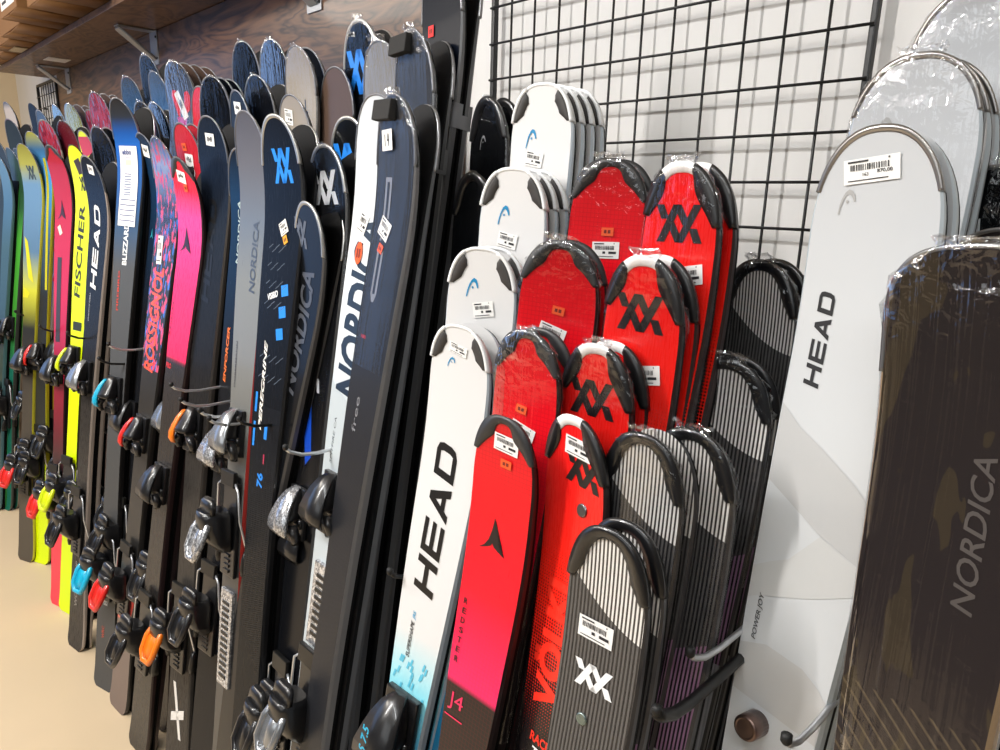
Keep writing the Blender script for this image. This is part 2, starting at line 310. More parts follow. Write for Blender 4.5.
# ------------------------------------------------------------------ skis
PLACE={
'R1':(-0.042,0.389,1.496,0.124,-12.0,9.5,0.035,-3.4), 'R1b':(-0.149,0.587,1.501,0.135,0.0,9.5,0.035,0.0),
'R1c':(-0.171,0.647,1.563,0.135,0.0,9.5,0.035,0.0), 'R2':(-0.233,0.486,1.586,0.120,-7.0,9.0,0.035,0.0),
'R2b':(-0.256,0.604,1.668,0.130,-1.0,9.0,0.035,0.0), 'R2c':(-0.238,0.691,1.750,0.132,0.0,9.0,0.035,0.0),
'G1':(-0.356,0.339,1.215,0.092,3.0,9.0,0.030,0.0), 'G2':(-0.376,0.403,1.287,0.096,2.0,9.0,0.030,0.0),
'G2b':(-0.341,0.437,1.293,0.100,0.0,9.0,0.030,0.0), 'G3':(-0.368,0.529,1.348,0.106,7.5,9.0,0.030,0.0),
'G4':(-0.377,0.602,1.452,0.106,-10.0,9.0,0.030,0.0), 'V1':(-0.396,0.384,1.290,0.098,-8.5,9.0,0.030,-2.6),
'V2':(-0.461,0.416,1.362,0.097,2.5,9.0,0.030,0.0), 'V3':(-0.436,0.442,1.458,0.101,1.5,9.0,0.030,0.0),
'V4':(-0.428,0.476,1.558,0.101,-4.0,9.0,0.030,0.0), 'A1':(-0.552,0.359,1.276,0.094,4.0,9.0,0.030,0.9),
'A2':(-0.546,0.391,1.367,0.098,5.0,9.0,0.030,0.0), 'A3':(-0.561,0.434,1.467,0.105,18.0,9.0,0.030,0.0),
'A4':(-0.551,0.494,1.565,0.105,14.5,9.0,0.030,0.0), 'H1':(-0.706,0.376,1.361,0.103,6.5,9.0,0.030,2.3),
'H2':(-0.664,0.406,1.454,0.103,17.5,9.0,0.030,0.0), 'H3':(-0.665,0.446,1.554,0.105,12.0,9.0,0.030,0.0),
'H4':(-0.683,0.499,1.667,0.105,6.0,9.0,0.030,0.0), 'K1':(-0.858,0.568,1.672,0.100,-6.5,9.0,0.030,0.0),
'K2':(-0.825,0.527,1.553,0.100,0.0,9.0,0.030,0.0), 'M1a':(-1.049,0.472,1.678,0.128,2.0,9.0,0.036,0.8),
'M1b':(-1.008,0.447,1.665,0.124,-7.0,9.0,0.036,3.3), 'M2a':(-1.149,0.566,1.786,0.128,2.0,8.8,0.050,0.0),
'M2b':(-1.000,0.520,1.781,0.124,-6.5,8.8,0.038,0.0), 'M3':(-1.008,0.574,1.914,0.130,-8.0,8.5,0.038,0.0),
'M4':(-1.320,0.622,1.861,0.125,2.5,8.5,0.038,0.0), 'N1':(-1.130,0.483,1.606,0.132,-1.0,9.0,0.036,-2.3),
'N0':(-1.413,0.468,1.517,0.128,-3.0,9.0,0.036,9.0), 'N2':(-1.187,0.521,1.657,0.125,4.0,9.0,0.036,0.0),
'N4':(-1.236,0.588,1.649,0.122,3.0,9.0,0.036,0.0), 'N3':(-1.384,0.597,1.778,0.120,4.0,9.0,0.036,0.0),
'B1':(-1.233,0.454,1.654,0.125,6.5,8.6,0.046,-2.0), 'B2':(-1.355,0.511,1.703,0.125,1.5,8.6,0.046,0.0),
'B3':(-1.493,0.583,1.825,0.125,2.0,8.6,0.046,0.0), 'B4':(-1.545,0.631,1.835,0.125,8.0,8.6,0.046,0.0),
'B5':(-1.749,0.643,1.884,0.125,7.0,8.6,0.046,0.0), 'B6':(-1.886,0.631,1.895,0.120,10.5,8.6,0.046,0.0),
'B7':(-1.611,0.550,1.772,0.120,7.5,8.6,0.046,0.0), 'B8':(-1.641,0.525,1.739,0.110,-1.0,8.6,0.046,0.0),
'C1':(-1.355,0.471,1.677,0.120,3.0,8.6,0.046,-3.6), 'C0':(-1.562,0.505,1.607,0.120,9.0,8.6,0.046,0.0),
'C2':(-1.675,0.487,1.681,0.120,9.0,8.6,0.046,-0.8), 'C3':(-1.906,0.564,1.801,0.120,16.0,8.6,0.046,0.0),
'C4':(-2.057,0.596,1.794,0.110,10.0,8.6,0.046,0.0), 'D1':(-1.850,0.451,1.589,0.115,8.0,8.6,0.062,3.3),
'D2':(-1.907,0.522,1.677,0.115,10.5,8.6,0.062,-0.5), 'D3':(-2.188,0.579,1.867,0.125,17.5,8.6,0.062,0.0),
'D4':(-2.056,0.460,1.646,0.120,8.0,8.6,0.062,3.7), 'D5':(-2.204,0.489,1.664,0.110,7.5,8.6,0.062,2.1),
'D6':(-2.330,0.545,1.765,0.115,14.5,8.6,0.062,0.0), 'D7':(-2.336,0.586,1.768,0.115,10.0,8.6,0.062,0.0),
'D8':(-2.693,0.608,1.881,0.115,16.5,8.6,0.062,0.0), 'D9':(-2.650,0.648,1.952,0.115,13.5,8.6,0.062,0.0),
'D0':(-2.460,0.620,1.874,0.115,10.0,8.6,0.062,0.0), 'E1':(-2.184,0.456,1.752,0.115,17.5,8.6,0.062,-1.0),
'E2':(-2.464,0.445,1.607,0.115,11.5,8.6,0.062,-0.1), 'E3':(-2.723,0.478,1.651,0.110,16.0,8.6,0.062,-0.8),
'E4':(-2.645,0.513,1.708,0.115,18.0,8.6,0.062,0.0), 'E5':(-2.850,0.553,1.836,0.115,19.0,8.6,0.062,0.0),
'E6':(-2.791,0.466,1.650,0.110,16.0,8.6,0.062,-3.6), 'E7':(-3.241,0.482,1.762,0.110,24.0,8.6,0.062,0.0),
'E8':(-3.185,0.533,1.760,0.110,23.5,8.6,0.062,0.0), 'E9':(-3.185,0.491,1.714,0.110,24.5,8.6,0.062,-3.4),
'E10':(-3.247,0.449,1.669,0.105,24.5,8.6,0.062,-1.9), 'E11':(-3.359,0.593,1.842,0.110,19.0,8.6,0.062,0.0),
'E12':(-3.714,0.565,1.840,0.110,12.0,8.6,0.062,0.0), 'E13':(-3.877,0.658,1.883,0.110,12.0,8.6,0.062,0.0),
'E14':(-2.934,0.544,1.712,0.105,12.0,8.6,0.062,0.0), 'E15':(-3.277,0.648,1.819,0.105,12.0,8.6,0.062,0.0),
'F1':(-4.024,0.506,1.815,0.110,21.5,8.6,0.062,0.0), 'F2':(-4.240,0.633,1.916,0.110,14.0,8.6,0.062,0.0),
'F3':(-4.478,0.571,1.932,0.110,14.0,8.6,0.062,0.0), 'F4':(-3.900,0.453,1.648,0.085,14.0,8.6,0.062,0.0),
'F5':(-3.874,0.488,1.680,0.110,14.0,8.6,0.062,0.0), 'F6':(-4.501,0.538,1.748,0.110,14.0,8.6,0.062,0.0)}

class Ski:
    """geometry of one ski in its own frame: x across, -y out of the top sheet, z from tail to tip"""
    def __init__(s, L, W, rise, waist=.68, blunt=2.2, tr=.10, th=.021):
        s.L, s.W, s.rise, s.waist, s.blunt, s.tr, s.th = L, W, rise, waist, blunt, tr, th
    def hw(s, z):
        W, L = s.W / 2, s.L; zw = .42 * L; zm = L - .12
        c = lambda t: .5 - .5 * math.cos(math.pi * min(max(t, 0), 1))
        if z < zw: h = W * (.88 + (s.waist - .88) * c(.08 + z / zw * .92))
        else: h = W * (s.waist + (1 - s.waist) * c((z - zw) / (zm - zw)))
        if z < .03: h *= (1 - ((.03 - z) / .03) ** 3 * .35)
        t = (z - (L - s.tr)) / s.tr
        if t > 0: h *= max(1 - min(t, 1) ** s.blunt, 0) ** (1 / s.blunt)
        return h
    def thick(s, z):
        t = z / s.L
        return .007 + (s.th - .007) * max(0, 1 - abs((t - .46) / .54) ** 2.6)
    def curl(s, z):
        a = .24; t = (z - (s.L - a)) / a
        k = s.rise * t ** 2.2 if t > 0 else 0.0
        if z < .08: k += .006 * ((.08 - z) / .08) ** 2
        return k
    def P(s, u, v, off=0.0):          # u across, v metres from the tip, on the top sheet
        z = s.L - v; d = .002
        dy = (s.curl(z + d) - s.curl(z - d)) / (2 * d); n = math.hypot(1, dy)
        k = s.thick(z) + off
        return (u, -(s.curl(z) + k / n), z + k * dy / n)
    def zs(s):
        L = s.L; a = [0, .004, .012, .02, .03, .06, .1]
        n = 16; a += [.14 + (L - .44) * i / n for i in range(n + 1)]
        a += [L - .27, L - .24, L - .21, L - .18, L - .155, L - .13]
        a += [L - s.tr + s.tr * math.sin(math.pi / 2 * i / 13) for i in range(14)]
        return sorted(set(round(z, 5) for z in a))
    def body(s, bm, uvl):
        tops = []; prof = []
        for z in s.zs():
            h = max(s.hw(z), .0006); v = s.L - z
            row = [s.P(h * .955 * k / 3, v) for k in range(-3, 4)]
            tops.append([(p, (h * .955 * k / 3, v)) for p, k in zip(row, range(-3, 4))])
            a = row[0]; b = row[-1]; c = s.curl(z)
            t = s.thick(z)
            prof.append([row[0], (-h, -(c + t * .74), z), (-h, -(c + t * .30), z), (-h, -c, z), (h, -c, z), (h, -(c + t * .30), z), (h, -(c + t * .74), z), row[-1]])
        vs = [[bm.verts.new(p) for p, _ in r] for r in tops]
        uv = {}
        for r, rr in zip(vs, tops):
            for q, (_, w) in zip(r, rr): uv[q] = w
        for a, b in zip(vs, vs[1:]):
            for i in range(6):
                f = bm.faces.new((a[i], a[i + 1], b[i + 1], b[i])); f.material_index = 0; f.smooth = True
                for lp in f.loops: lp[uvl].uv = uv[lp.vert]
        ps = [[bm.verts.new(p) for p in r] for r in prof]
        for a, b in zip(ps, ps[1:]):
            for i, mi in ((0, 1), (1, 1), (2, 2), (3, 2), (4, 2), (5, 1), (6, 1)):
                f = bm.faces.new((a[i], b[i], b[i + 1], a[i + 1])); f.material_index = mi
        for r, rev in ((ps[0], 0), (ps[-1], 1)):
            f = bm.faces.new(r if not rev else list(reversed(r))); f.material_index = 1
    def outline(s, vmax, n=26, grow=0.0):     # (u, v, outward normal) from the left side round the tip to the right side
        vv = []
        for i in range(n + 1):
            t = i / n
            v = s.tr * (1 - math.sin(math.pi / 2 * t)) if vmax <= s.tr else None
            if v is None: v = vmax - (vmax - s.tr) * (t / .3) if t < .3 else s.tr * (1 - math.sin(math.pi / 2 * (t - .3) / .7))
            vv.append(v)
        k0 = 0
        while vv[k0] > vmax: k0 += 1
        vv = [vmax] + vv[k0:] if vv[k0] < vmax - 1e-4 else vv[k0:]
        l = [(-s.hw(s.L - v), v) for v in vv]; r = [(-u, v) for u, v in reversed(l[:-1])]
        pts = l + r; out = []
        for i, (u, v) in enumerate(pts):
            a = pts[max(i - 1, 0)]; b = pts[min(i + 1, len(pts) - 1)]
            tu, tv = b[0] - a[0], b[1] - a[1]; q = math.hypot(tu, tv) or 1
            out.append((u, v, tv / q, -tu / q))
        return out
def poly_bm(bm, polys, fn, mi, step=.02):
    """flat polygons (lists of (u, v)) laid on a surface; fn maps (u, v) to a point"""
    tb = bmesh.new()
    for p in polys:
        vs = [tb.verts.new((x, y, 0)) for x, y in p]
        try: tb.faces.new(vs)
        except ValueError: pass
    lay(bm, tb, fn, mi, step)
def lay(bm, tb, fn, mi, step=.02):
    bmesh.ops.triangulate(tb, faces=tb.faces[:])
    ys = [v.co.y for v in tb.verts]
    if not ys: tb.free(); return
    y = math.ceil(min(ys) / step) * step
    while y < max(ys):
        bmesh.ops.bisect_plane(tb, geom=tb.verts[:] + tb.edges[:] + tb.faces[:], plane_co=(0, y, 0), plane_no=(0, 1, 0)); y += step
    mp = {v: bm.verts.new(fn(v.co.x, v.co.y)) for v in tb.verts}
    for f in tb.faces:
        try: g = bm.faces.new([mp[v] for v in f.verts])
        except ValueError: continue
        g.material_index = mi
    tb.free()
def orient(bm, out):      # faces that carry print look the way the top sheet looks
    pass
_txt = {}
def text_bm(s, bold=0.0, shear=0.0, sx=1.0, sp=1.0):
    k = (s, bold, shear, sx, sp)
    if k not in _txt:
        c = bpy.data.curves.new('t', 'FONT'); c.body = s; c.size = 1.0; c.offset = bold; c.shear = shear; c.align_x = 'CENTER'; c.align_y = 'CENTER'; c.space_character = sp; c.resolution_u = 3; c.fill_mode = 'FRONT'
        o = bpy.data.objects.new('t', c); COL.objects.link(o); bpy.context.view_layer.update()
        me = bpy.data.meshes.new_from_object(o.evaluated_get(bpy.context.evaluated_depsgraph_get()))
        bpy.data.objects.remove(o); bpy.data.curves.remove(c)
        vs = [(v.co.x, v.co.y) for v in me.vertices]; fs = [list(p.vertices) for p in me.polygons]; bpy.data.meshes.remove(me)
        x0, x1 = min(v[0] for v in vs), max(v[0] for v in vs); y0, y1 = min(v[1] for v in vs), max(v[1] for v in vs)
        _txt[k] = ([((x - (x0 + x1) / 2) / (x1 - x0), (y - (y0 + y1) / 2) / (y1 - y0)) for x, y in vs], fs)
    return _txt[k]
def rectp(x0, x1, y0, y1): return [(x0, y0), (x1, y0), (x1, y1), (x0, y1)]
def block_word(word, sh=.18):     # wide block capitals, unit height, returned as polygons
    out = []; x = 0; t = .25; w = 1.12
    for ch in word:
        L = []
        if ch == 'H': L = [rectp(0, t, 0, 1), rectp(w - t, w, 0, 1), rectp(t, w - t, .39, .61)]
        elif ch == 'E': L = [rectp(0, t, 0, 1), rectp(t, w, 0, .2), rectp(t, w, .8, 1), rectp(t, w, .4, .6)]
        elif ch == 'A': L = [[(0, 0), (t * 1.05, 0), (w * .62, 1), (w * .40, 1)], [(w - t * 1.05, 0), (w, 0), (w * .62, 1), (w * .46, .78)], rectp(w * .25, w * .74, .2, .4)]
        elif ch == 'D': L = [rectp(0, t, 0, 1), [(t, 0), (w - .3, 0), (w - .22, .2), (t, .2)], [(t, .8), (w - .22, .8), (w - .3, 1), (t, 1)], [(w - .3, 0), (w - .08, .1), (w, .3), (w, .7), (w - .08, .9), (w - .3, 1), (w - .3, .8), (w - t, .65), (w - t, .35), (w - .3, .2)]]
        for p in L: out.append([(x + a + b * sh, b) for a, b in p])
        x += w + .17
    m = x - .17 + sh
    return [[((a - m / 2) / m, b - .5) for a, b in p] for p in out], m
def stroke(pts, w):               # thick poly-line as quads with mitred joints, ends cut flat along x
    out = []
    for (x0, y0), (x1, y1) in zip(pts, pts[1:]): out.append([(x0 - w, y0), (x0 + w, y0), (x1 + w, y1), (x1 - w, y1)])
    return out
def vv_logo():                    # two interlaced chevrons
    w = .125
    P = stroke([(.12, 0), (.58, 1)], w) + stroke([(.58, 1), (.90, .46)], w) + stroke([(.39, .54), (.71, 0)], w) + stroke([(.71, 0), (1.2, 1)], w) + stroke([(.04, 1), (.22, .62)], w) + stroke([(1.10, .38), (1.28, 0)], w)
    return [[(x / 1.32 - .5, y - .5) for x, y in p] for p in P]
def arch_logo():                  # slim arch with a dot
    a = [(0, 0), (.06, .32), (.18, .62), (.36, .86), (.56, .97), (.76, .92), (.92, .74), (1.0, .52)]
    b = [(.10, 0), (.17, .30), (.28, .54), (.42, .72), (.56, .79), (.70, .74), (.82, .62), (.90, .50)]
    P = [[a[i], a[i + 1], b[i + 1], b[i]] for i in range(7)]
    P.append([(.50 + .09 * math.cos(t * math.pi / 4), .50 + .06 * math.sin(t * math.pi / 4)) for t in range(8)])
    return [[(x - .5, y - .5) for x, y in p] for p in P]
def spike_logo():                 # tall three-pointed star mark
    h = [(0, 1), (.07, .62), (.16, .34), (.30, .14), (.5, 0), (.22, .10), (.07, .17), (0, .26)]
    return [[(x, y - .5) for x, y in h], [(-x, y - .5) for x, y in h]]
def place_polys(polys, u, v, w, h, rot):   # unit polygons to (u, v); h along the glyph's up; rot in degrees, 90 = reads up the ski
    c, s = math.cos(math.radians(rot)), math.sin(math.radians(rot)); out = []
    for p in polys:
        q = []
        for x, y in p:
            X, Y = x * w, y * h
            q.append((u + X * c - Y * s, v - (X * s + Y * c)))
        out.append(q)
    return out
def decal(bm, sk, d, mi):
    kind = d[0]; off = .0007
    fn = lambda u, v: sk.P(u, v, off)
    if kind == 'txt':             # ('txt', string, u, v, length, height, rot, colour, bold, shear)
        vs, fs = text_bm(d[1], d[8] if len(d) > 8 else 0.0, d[9] if len(d) > 9 else 0.0)
        tb = bmesh.new(); pts = place_polys([vs], d[2], d[3], d[4], d[5], d[6])[0]
        q = [tb.verts.new((x, y, 0)) for x, y in pts]
        for f in fs:
            try: tb.faces.new([q[i] for i in f])
            except ValueError: pass
        lay(bm, tb, fn, mi)
    elif kind == 'head': poly_bm(bm, place_polys(block_word('HEAD')[0], d[2], d[3], d[4], d[5], d[6]), fn, mi)
    elif kind in ('vv', 'arch', 'spike'):
        P = {'vv': vv_logo, 'arch': arch_logo, 'spike': spike_logo}[kind]()
        poly_bm(bm, place_polys(P, d[2], d[3], d[4], d[5], d[6]), fn, mi, .01)
    elif kind == 'poly':
        cl = lambda u, v: sk.P(max(-.94 * sk.hw(sk.L - v), min(.94 * sk.hw(sk.L - v), u)), v, off)
        poly_bm(bm, d[8], cl, mi)
    elif kind == 'rect':
        poly_bm(bm, place_polys([rectp(-.5, .5, -.5, .5)], d[2], d[3], d[4], d[5], d[6]), fn, mi)
# ---- small add-ons carried by a ski
def add_label(root, sk, u, v, w, h, rot, detail=True, price='', name='price_label'):
    bm = bmesh.new(); f1 = lambda a, b: sk.P(a, b, .0016); f2 = lambda a, b: sk.P(a, b, .0021)
    poly_bm(bm, place_polys([rectp(-.5, .5, -.5, .5)], u, v, w, h, rot), f1, 0, .01)
    R = random.Random(int(abs(u * 9999) + v * 999)); P = []
    if detail:
        x = -.38
        while x < .30:
            k = R.uniform(.008, .028); P.append(rectp(x, x + k, .02, .26)); x += k + R.uniform(.010, .028)
        if not price: P += [rectp(-.10, .0, -.22, -.08), rectp(.12, .40, -.22, -.08)]
        P += [rectp(-.42, -.05, .34, .41), rectp(-.42, .30, -.40, -.36), rectp(.30, .33, .36, .43)]
    else:
        for k in range(5): P.append(rectp(-.3 + k * .12, -.22 + k * .12, R.uniform(-.2, .0), R.uniform(.1, .3)))
    poly_bm(bm, place_polys(P, u, v, w, h, rot), f2, 1, .01)
    if price:
        for st, x, y, L_, H_ in price:
            vs, fs = text_bm(st, .012); tb = bmesh.new()
            pts = place_polys([[(x + a * L_, y + b * H_) for a, b in vs]], u, v, w, h, rot)[0]
            q = [tb.verts.new((a, b, 0)) for a, b in pts]
            for f in fs:
                try: tb.faces.new([q[i] for i in f])
                except ValueError: pass
            lay(bm, tb, f2, 1, .01)
    return link(name, bm, [M_PAPER, M_INK], root)
def add_sticker(root, sk, u, v, w, h, rot, m, round_=False):
    bm = bmesh.new(); P = [rectp(-.5, .5, -.5, .5)] if not round_ else [[(.5 * math.cos(t * math.pi / 8), .5 * math.sin(t * math.pi / 8)) for t in range(16)]]
    poly_bm(bm, place_polys(P, u, v, w, h, rot), lambda a, b: sk.P(a, b, .0019), 0, .01)
    poly_bm(bm, place_polys([rectp(-.28, -.06, -.2, .2), rectp(.04, .26, -.2, .2)], u, v, w, h, rot), lambda a, b: sk.P(a, b, .0023), 1, .01)
    return link('sticker', bm, [m, mat('#7a2410', .7)], root)
def add_cap(root, sk, kind):
    bm = bmesh.new()
    def rim(vmax, grow, wf, hgt, mi, t0=0, t1=1, low=.6):
        o = sk.outline(vmax); n = len(o); rs = []
        for i, (u, v, nu, nv) in enumerate(o):
            t = i / (n - 1)
            if t < t0 or t > t1: continue
            w = wf(t); a = (u + nu * grow, v + nv * grow); b = (u - nu * w * .45, v - nv * w * .45); c = (u - nu * w, v - nv * w)
            b0 = (min(max(b[0], -abs(u) - .01), abs(u) + .01), b[1])
            rs.append([sk.P(a[0], max(a[1], -grow), -sk.thick(sk.L - v) * low), sk.P(a[0], a[1], hgt * .6), sk.P(b0[0], b0[1], hgt), sk.P(c[0], c[1], hgt * .7), sk.P(c[0], c[1], -.001)])
        rings(bm, rs, mi)
    if kind == 'metal':
        rim(.055, .0008, lambda t: .0035 + .002 * math.sin(math.pi * t), .0016, 0); ms = [mat('#a5a19e', .28, .85)]
    elif kind == 'alu':
        rim(.085, .0008, lambda t: .006, .0016, 0); ms = [mat('#c9c8c4', .3, .8)]
    elif kind == 'thin':
        rim(.10, .0008, lambda t: .0028, .0012, 0); ms = [mat('#8a8a8c', .3, .8)]
    elif kind == 'black':
        rim(.062, .0015, lambda t: .011 + .004 * abs(math.cos(math.pi * t)) - .008 * max(0, abs(2 * t - 1) - .8) * 5, .0035, 0); ms = [mat('#18181a', .3, 0, .4)]
    elif kind == 'grey':
        rim(.046, .0015, lambda t: .008 + .010 * math.sin(math.pi * min(t, 1 - t) * 2) ** 2 - .004 * max(0, abs(2 * t - 1) - .85) * 6, .0026, 0); ms = [mat('#2f2f30', .42)]
    elif kind == 'wing':     # white front with black wings running down both sides
        rim(.05, .0015, lambda t: .013 - .003 * math.sin(math.pi * t), .0022, 0, .26, .70)
        rim(.055, .0018, lambda t: .006 + .010 * math.sin(math.pi * min(1, t / .34)), .0032, 1, 0, .32); rim(.066, .0018, lambda t: .006 + .014 * math.sin(math.pi * min(1, (1 - t) / .42)), .0032, 1, .58, 1); ms = [mat('#f0eeea', .4), mat('#1a191a', .35, 0, .3)]
    elif kind == 'kid':      # white shoulder guards with dark grip pads, bare tip between them
        rim(.048, .0012, lambda t: .0034, .003, 0, 0, .36, .95); rim(.048, .0012, lambda t: .0034, .003, 0, .62, 1, .95); rim(.048, .0012, lambda t: .003, .001, 0, .3, .7)
        pw = lambda q: .0045 + .0125 * min(1, q / .10) * min(1, max(.34 - q, 0) / .10 + .25)
        rim(.046, -.0032, lambda t: pw(t), .0024, 1, .0, .34); rim(.046, -.0032, lambda t: pw(1 - t), .0024, 1, .66, 1)
        ms = [mat('#e9eaea', .4), mat('#3a3735', .6)]
    return link('tip_guard', bm, ms, root)
def add_film(root, sk, vmax, seed, loose=.008):
    R = random.Random(seed); bm = bmesh.new(); uvl = bm.loops.layers.uv.new('UVMap'); rs = []; n = 20
    vs = [vmax * (1 - i / 26) for i in range(26)] + [.045, .032, .022, .013, .006, .001]
    vs = sorted(set(round(v, 4) for v in vs), reverse=True)
    for v in vs:
        z = sk.L - v; h = max(sk.hw(z), .004) + .0022; t = sk.thick(z)
        ring = []
        for k in range(n):
            a = 2 * math.pi * k / n; c, s_ = math.cos(a), math.sin(a)
            j = R.uniform(0, 1) ** 2 * (loose * .7 if v < .07 else loose * .14)
            x = math.copysign(abs(c) ** .55, c) * (h + j); y = math.copysign(abs(s_) ** .7, s_) * (t / 2 + .0030 + j * .5)
            p = sk.P(x, v, -t / 2 + y); ring.append((p, (x, v + (.002 if s_ < 0 else 0))))
        rs.append(ring)
    tip = []
    for k in range(n):       # crumpled end of the bag standing off the tip
        a = 2 * math.pi * k / n; h = (.5 if loose > .005 else .25) * sk.hw(sk.L - .02)
        p = sk.P(math.cos(a) * h + R.uniform(-.75, .75) * loose, 0, 0); tip.append(((p[0], p[1] + math.sin(a) * .004 - .003, p[2] + loose * .35 + R.uniform(0, loose * .8)), (p[0], -.01)))
    rs.append(tip)
    q = [[bm.verts.new(p) for p, _ in r] for r in rs]
    uvd = {v: w for r, rr in zip(q, rs) for v, (_, w) in zip(r, rr)}
    for a, b in zip(q, q[1:]):
        for i in range(n):
            f = bm.faces.new((a[i], b[i], b[(i + 1) % n], a[(i + 1) % n])); f.smooth = True
            for lp in f.loops: lp[uvl].uv = uvd[lp.vert]
    f = bm.faces.new(list(reversed(q[-1])))
    for lp in f.loops: lp[uvl].uv = uvd[lp.vert]
    bmesh.ops.recalc_face_normals(bm, faces=bm.faces[:])
    o = link('plastic_wrap', bm, FILM, root); o['label'] = 'clear crinkled plastic wrap'
    return o
# ---- bindings: one prototype mesh per piece, shared by all skis
def toe_meshes():
    b = bmesh.new()
    box(b, -.036, .036, -.012, 0, -.07, .10, 0, .003)
    rings(b, [sring(.10, 0, -.014, .012, .006), sring(.085, 0, -.019, .020, .012), sring(.05, 0, -.026, .026, .018), sring(.02, 0, -.032, .030, .024), sring(.004, 0, -.036, .031, .026), sring(-.002, 0, -.034, .027, .022)])
    rings(b, [sring(.004, 0, -.012, .032, .010), sring(-.03, 0, -.012, .034, .010)])
    for s in (-1, 1):
        tube(b, [(s*.026, -.034, -.015), (s*.041, -.034, -.04), (s*.042, -.03, -.062), (s*.032, -.028, -.075)], [.013, .012, .010, .008])
    box(b, -.03, .03, -.022, -.012, -.085, -.055, 0, .003)
    def arch(x0, x1, th, path, wd):     # a bent plate running over the crown from the ski down to the boot side
        bm_ = bmesh.new(); rs = []
        for k, (y, z) in enumerate(path):
            a_ = path[max(k - 1, 0)]; e_ = path[min(k + 1, len(path) - 1)]; ty, tz = e_[0] - a_[0], e_[1] - a_[1]; q_ = math.hypot(ty, tz)
            ny, nz = (tz / q_) * th, (-ty / q_) * th
            w = wd[k]; l, r = x0 * w, x1 * w; m = (l + r) / 2
            rs.append([(l, y, z), (m, y - .003, z), (r, y, z), (r * .96, y + abs(ny), z + nz * .3), (l * .96, y + abs(ny), z + nz * .3)])
        rings(bm_, rs); return bm_
    path = [(-.016, .102), (-.032, .085), (-.046, .055), (-.056, .022), (-.062, -.008), (-.062, -.034), (-.056, -.05)]
    c = arch(-.042, .042, .008, path, [.30, .55, .74, .88, 1.0, 1.02, .9])
    e = arch(-.043, -.020, .007, path[1:], [.62, .80, .92, 1.0, 1.02, .95])
    for q_ in (b, c, e):
        for v_ in q_.verts: v_.co.z = -.03 + (v_.co.z + .03) * .74
    return b, c, e
def heel_meshes():
    b = bmesh.new()
    box(b, -.032, .032, -.010, 0, -.12, .10, 0, .003)
    for k in range(7): box(b, -.012, .012, -.013, -.009, -.11 + k * .012, -.104 + k * .012)
    rings(b, [sring(-.055, 0, -.022, .026, .014), sring(-.03, 0, -.036, .032, .027), sring(.0, 0, -.044, .034, .034), sring(.025, 0, -.046, .032, .036), sring(.04, 0, -.05, .028, .030)])
    rings(b, [sring(.035, 0, -.062, .03, .010), sring(.06, 0, -.060, .028, .008), sring(.068, 0, -.058, .018, .005)])
    c = bmesh.new()      # opening lever: an elongated loop
    pts = [(.018, -.06, .03), (.027, -.078, -.005), (.026, -.09, -.04), (.014, -.092, -.062), (-.014, -.092, -.062), (-.026, -.09, -.04), (-.027, -.078, -.005), (-.018, -.06, .03)]
    tube(c, pts, [.007, .008, .0075, .008, .008, .0075, .008, .007])
    rings(c, [[(x, y, z) for x, y, z in ((-w, yy - .003, zz), (w, yy - .003, zz), (w, yy + .003, zz), (-w, yy + .003, zz))] for w, yy, zz in ((.016, -.066, .018), (.022, -.080, -.012), (.022, -.089, -.04), (.012, -.091, -.06))])
    d = bmesh.new()      # brake arms and feet
    for s in (-1, 1):
        tube(d, [(s*.028, -.014, .10), (s*.046, -.016, .085), (s*.052, -.012, .02), (s*.056, .004, -.04), (s*.058, .012, -.075)], .0028, 0, 6)
        rings(d, [[(s*.058 + x * s, y + .004, z - .07) for x, y, z in sring(zz, 0, 0, hx, hy, 10, 3)] for zz, hx, hy in ((-.035, .005, .009), (-.02, .008, .012), (.005, .007, .009), (.02, .004, .005))], 1)
    box(d, -.03, .03, -.020, -.010, .09, .125, 1, .002)
    return b, c, d
def bm_mesh(bm, name, mats):
    me = bpy.data.meshes.new(name); bm.normal_update(); bm.to_mesh(me); bm.free()
    for m in mats: me.materials.append(m)
    return me
_tb, _tc, _te = toe_meshes(); _hb, _hc, _hd = heel_meshes()
ME_TOE = bm_mesh(_tb, 'toe_piece', [M_BLACK2]); ME_HEEL = bm_mesh(_hb, 'heel_piece', [M_BLACK2]); ME_BRAKE = bm_mesh(_hd, 'brake', [M_STEEL, M_BLACK])
def _cover(m, k):
    me = (ME_COVER0 if k in 'skgw' else ME_COVER1).copy(); me.materials.clear(); me.materials.append(m); return me
def _lever(m):
    me = ME_LEVER0.copy(); me.materials.clear(); me.materials.append(m); return me
ME_COVER0 = bm_mesh(_tc, 'cover', [M_BLACK2]); ME_COVER1 = bm_mesh(_te, 'cover', [M_BLACK2]); ME_LEVER0 = bm_mesh(_hc, 'lever', [M_BLACK2])
def speckle():
    t = NT('speckled_silver'); o = t.obj(); n = t.noise(o, 180, 3, .7)
    c = t.ramp(n, [(0, lin('#2b2c30')), (.47, lin('#8f9196')), (.6, lin('#e6e7ea'))])
    return t.bsdf(c, .22, .6, .4)
M_SPECK = speckle()
ACC = {'k': M_BLACK2, 'r': mat('#d8261f', .35, 0, .3), 'o': mat('#f07a14', .35, 0, .3), 'c': mat('#12a9cf', .35, 0, .3), 'y': mat('#cfe00f', .35, 0, .3), 's': M_SPECK, 'g': mat('#9fa2a6', .25, .7), 'w': mat('#dcdcdc', .35), 'n': mat('#35b535', .35)}
COVERS = {k: _cover(m, k) for k, m in ACC.items()}; LEVERS = {k: _lever(m) for k, m in ACC.items()}
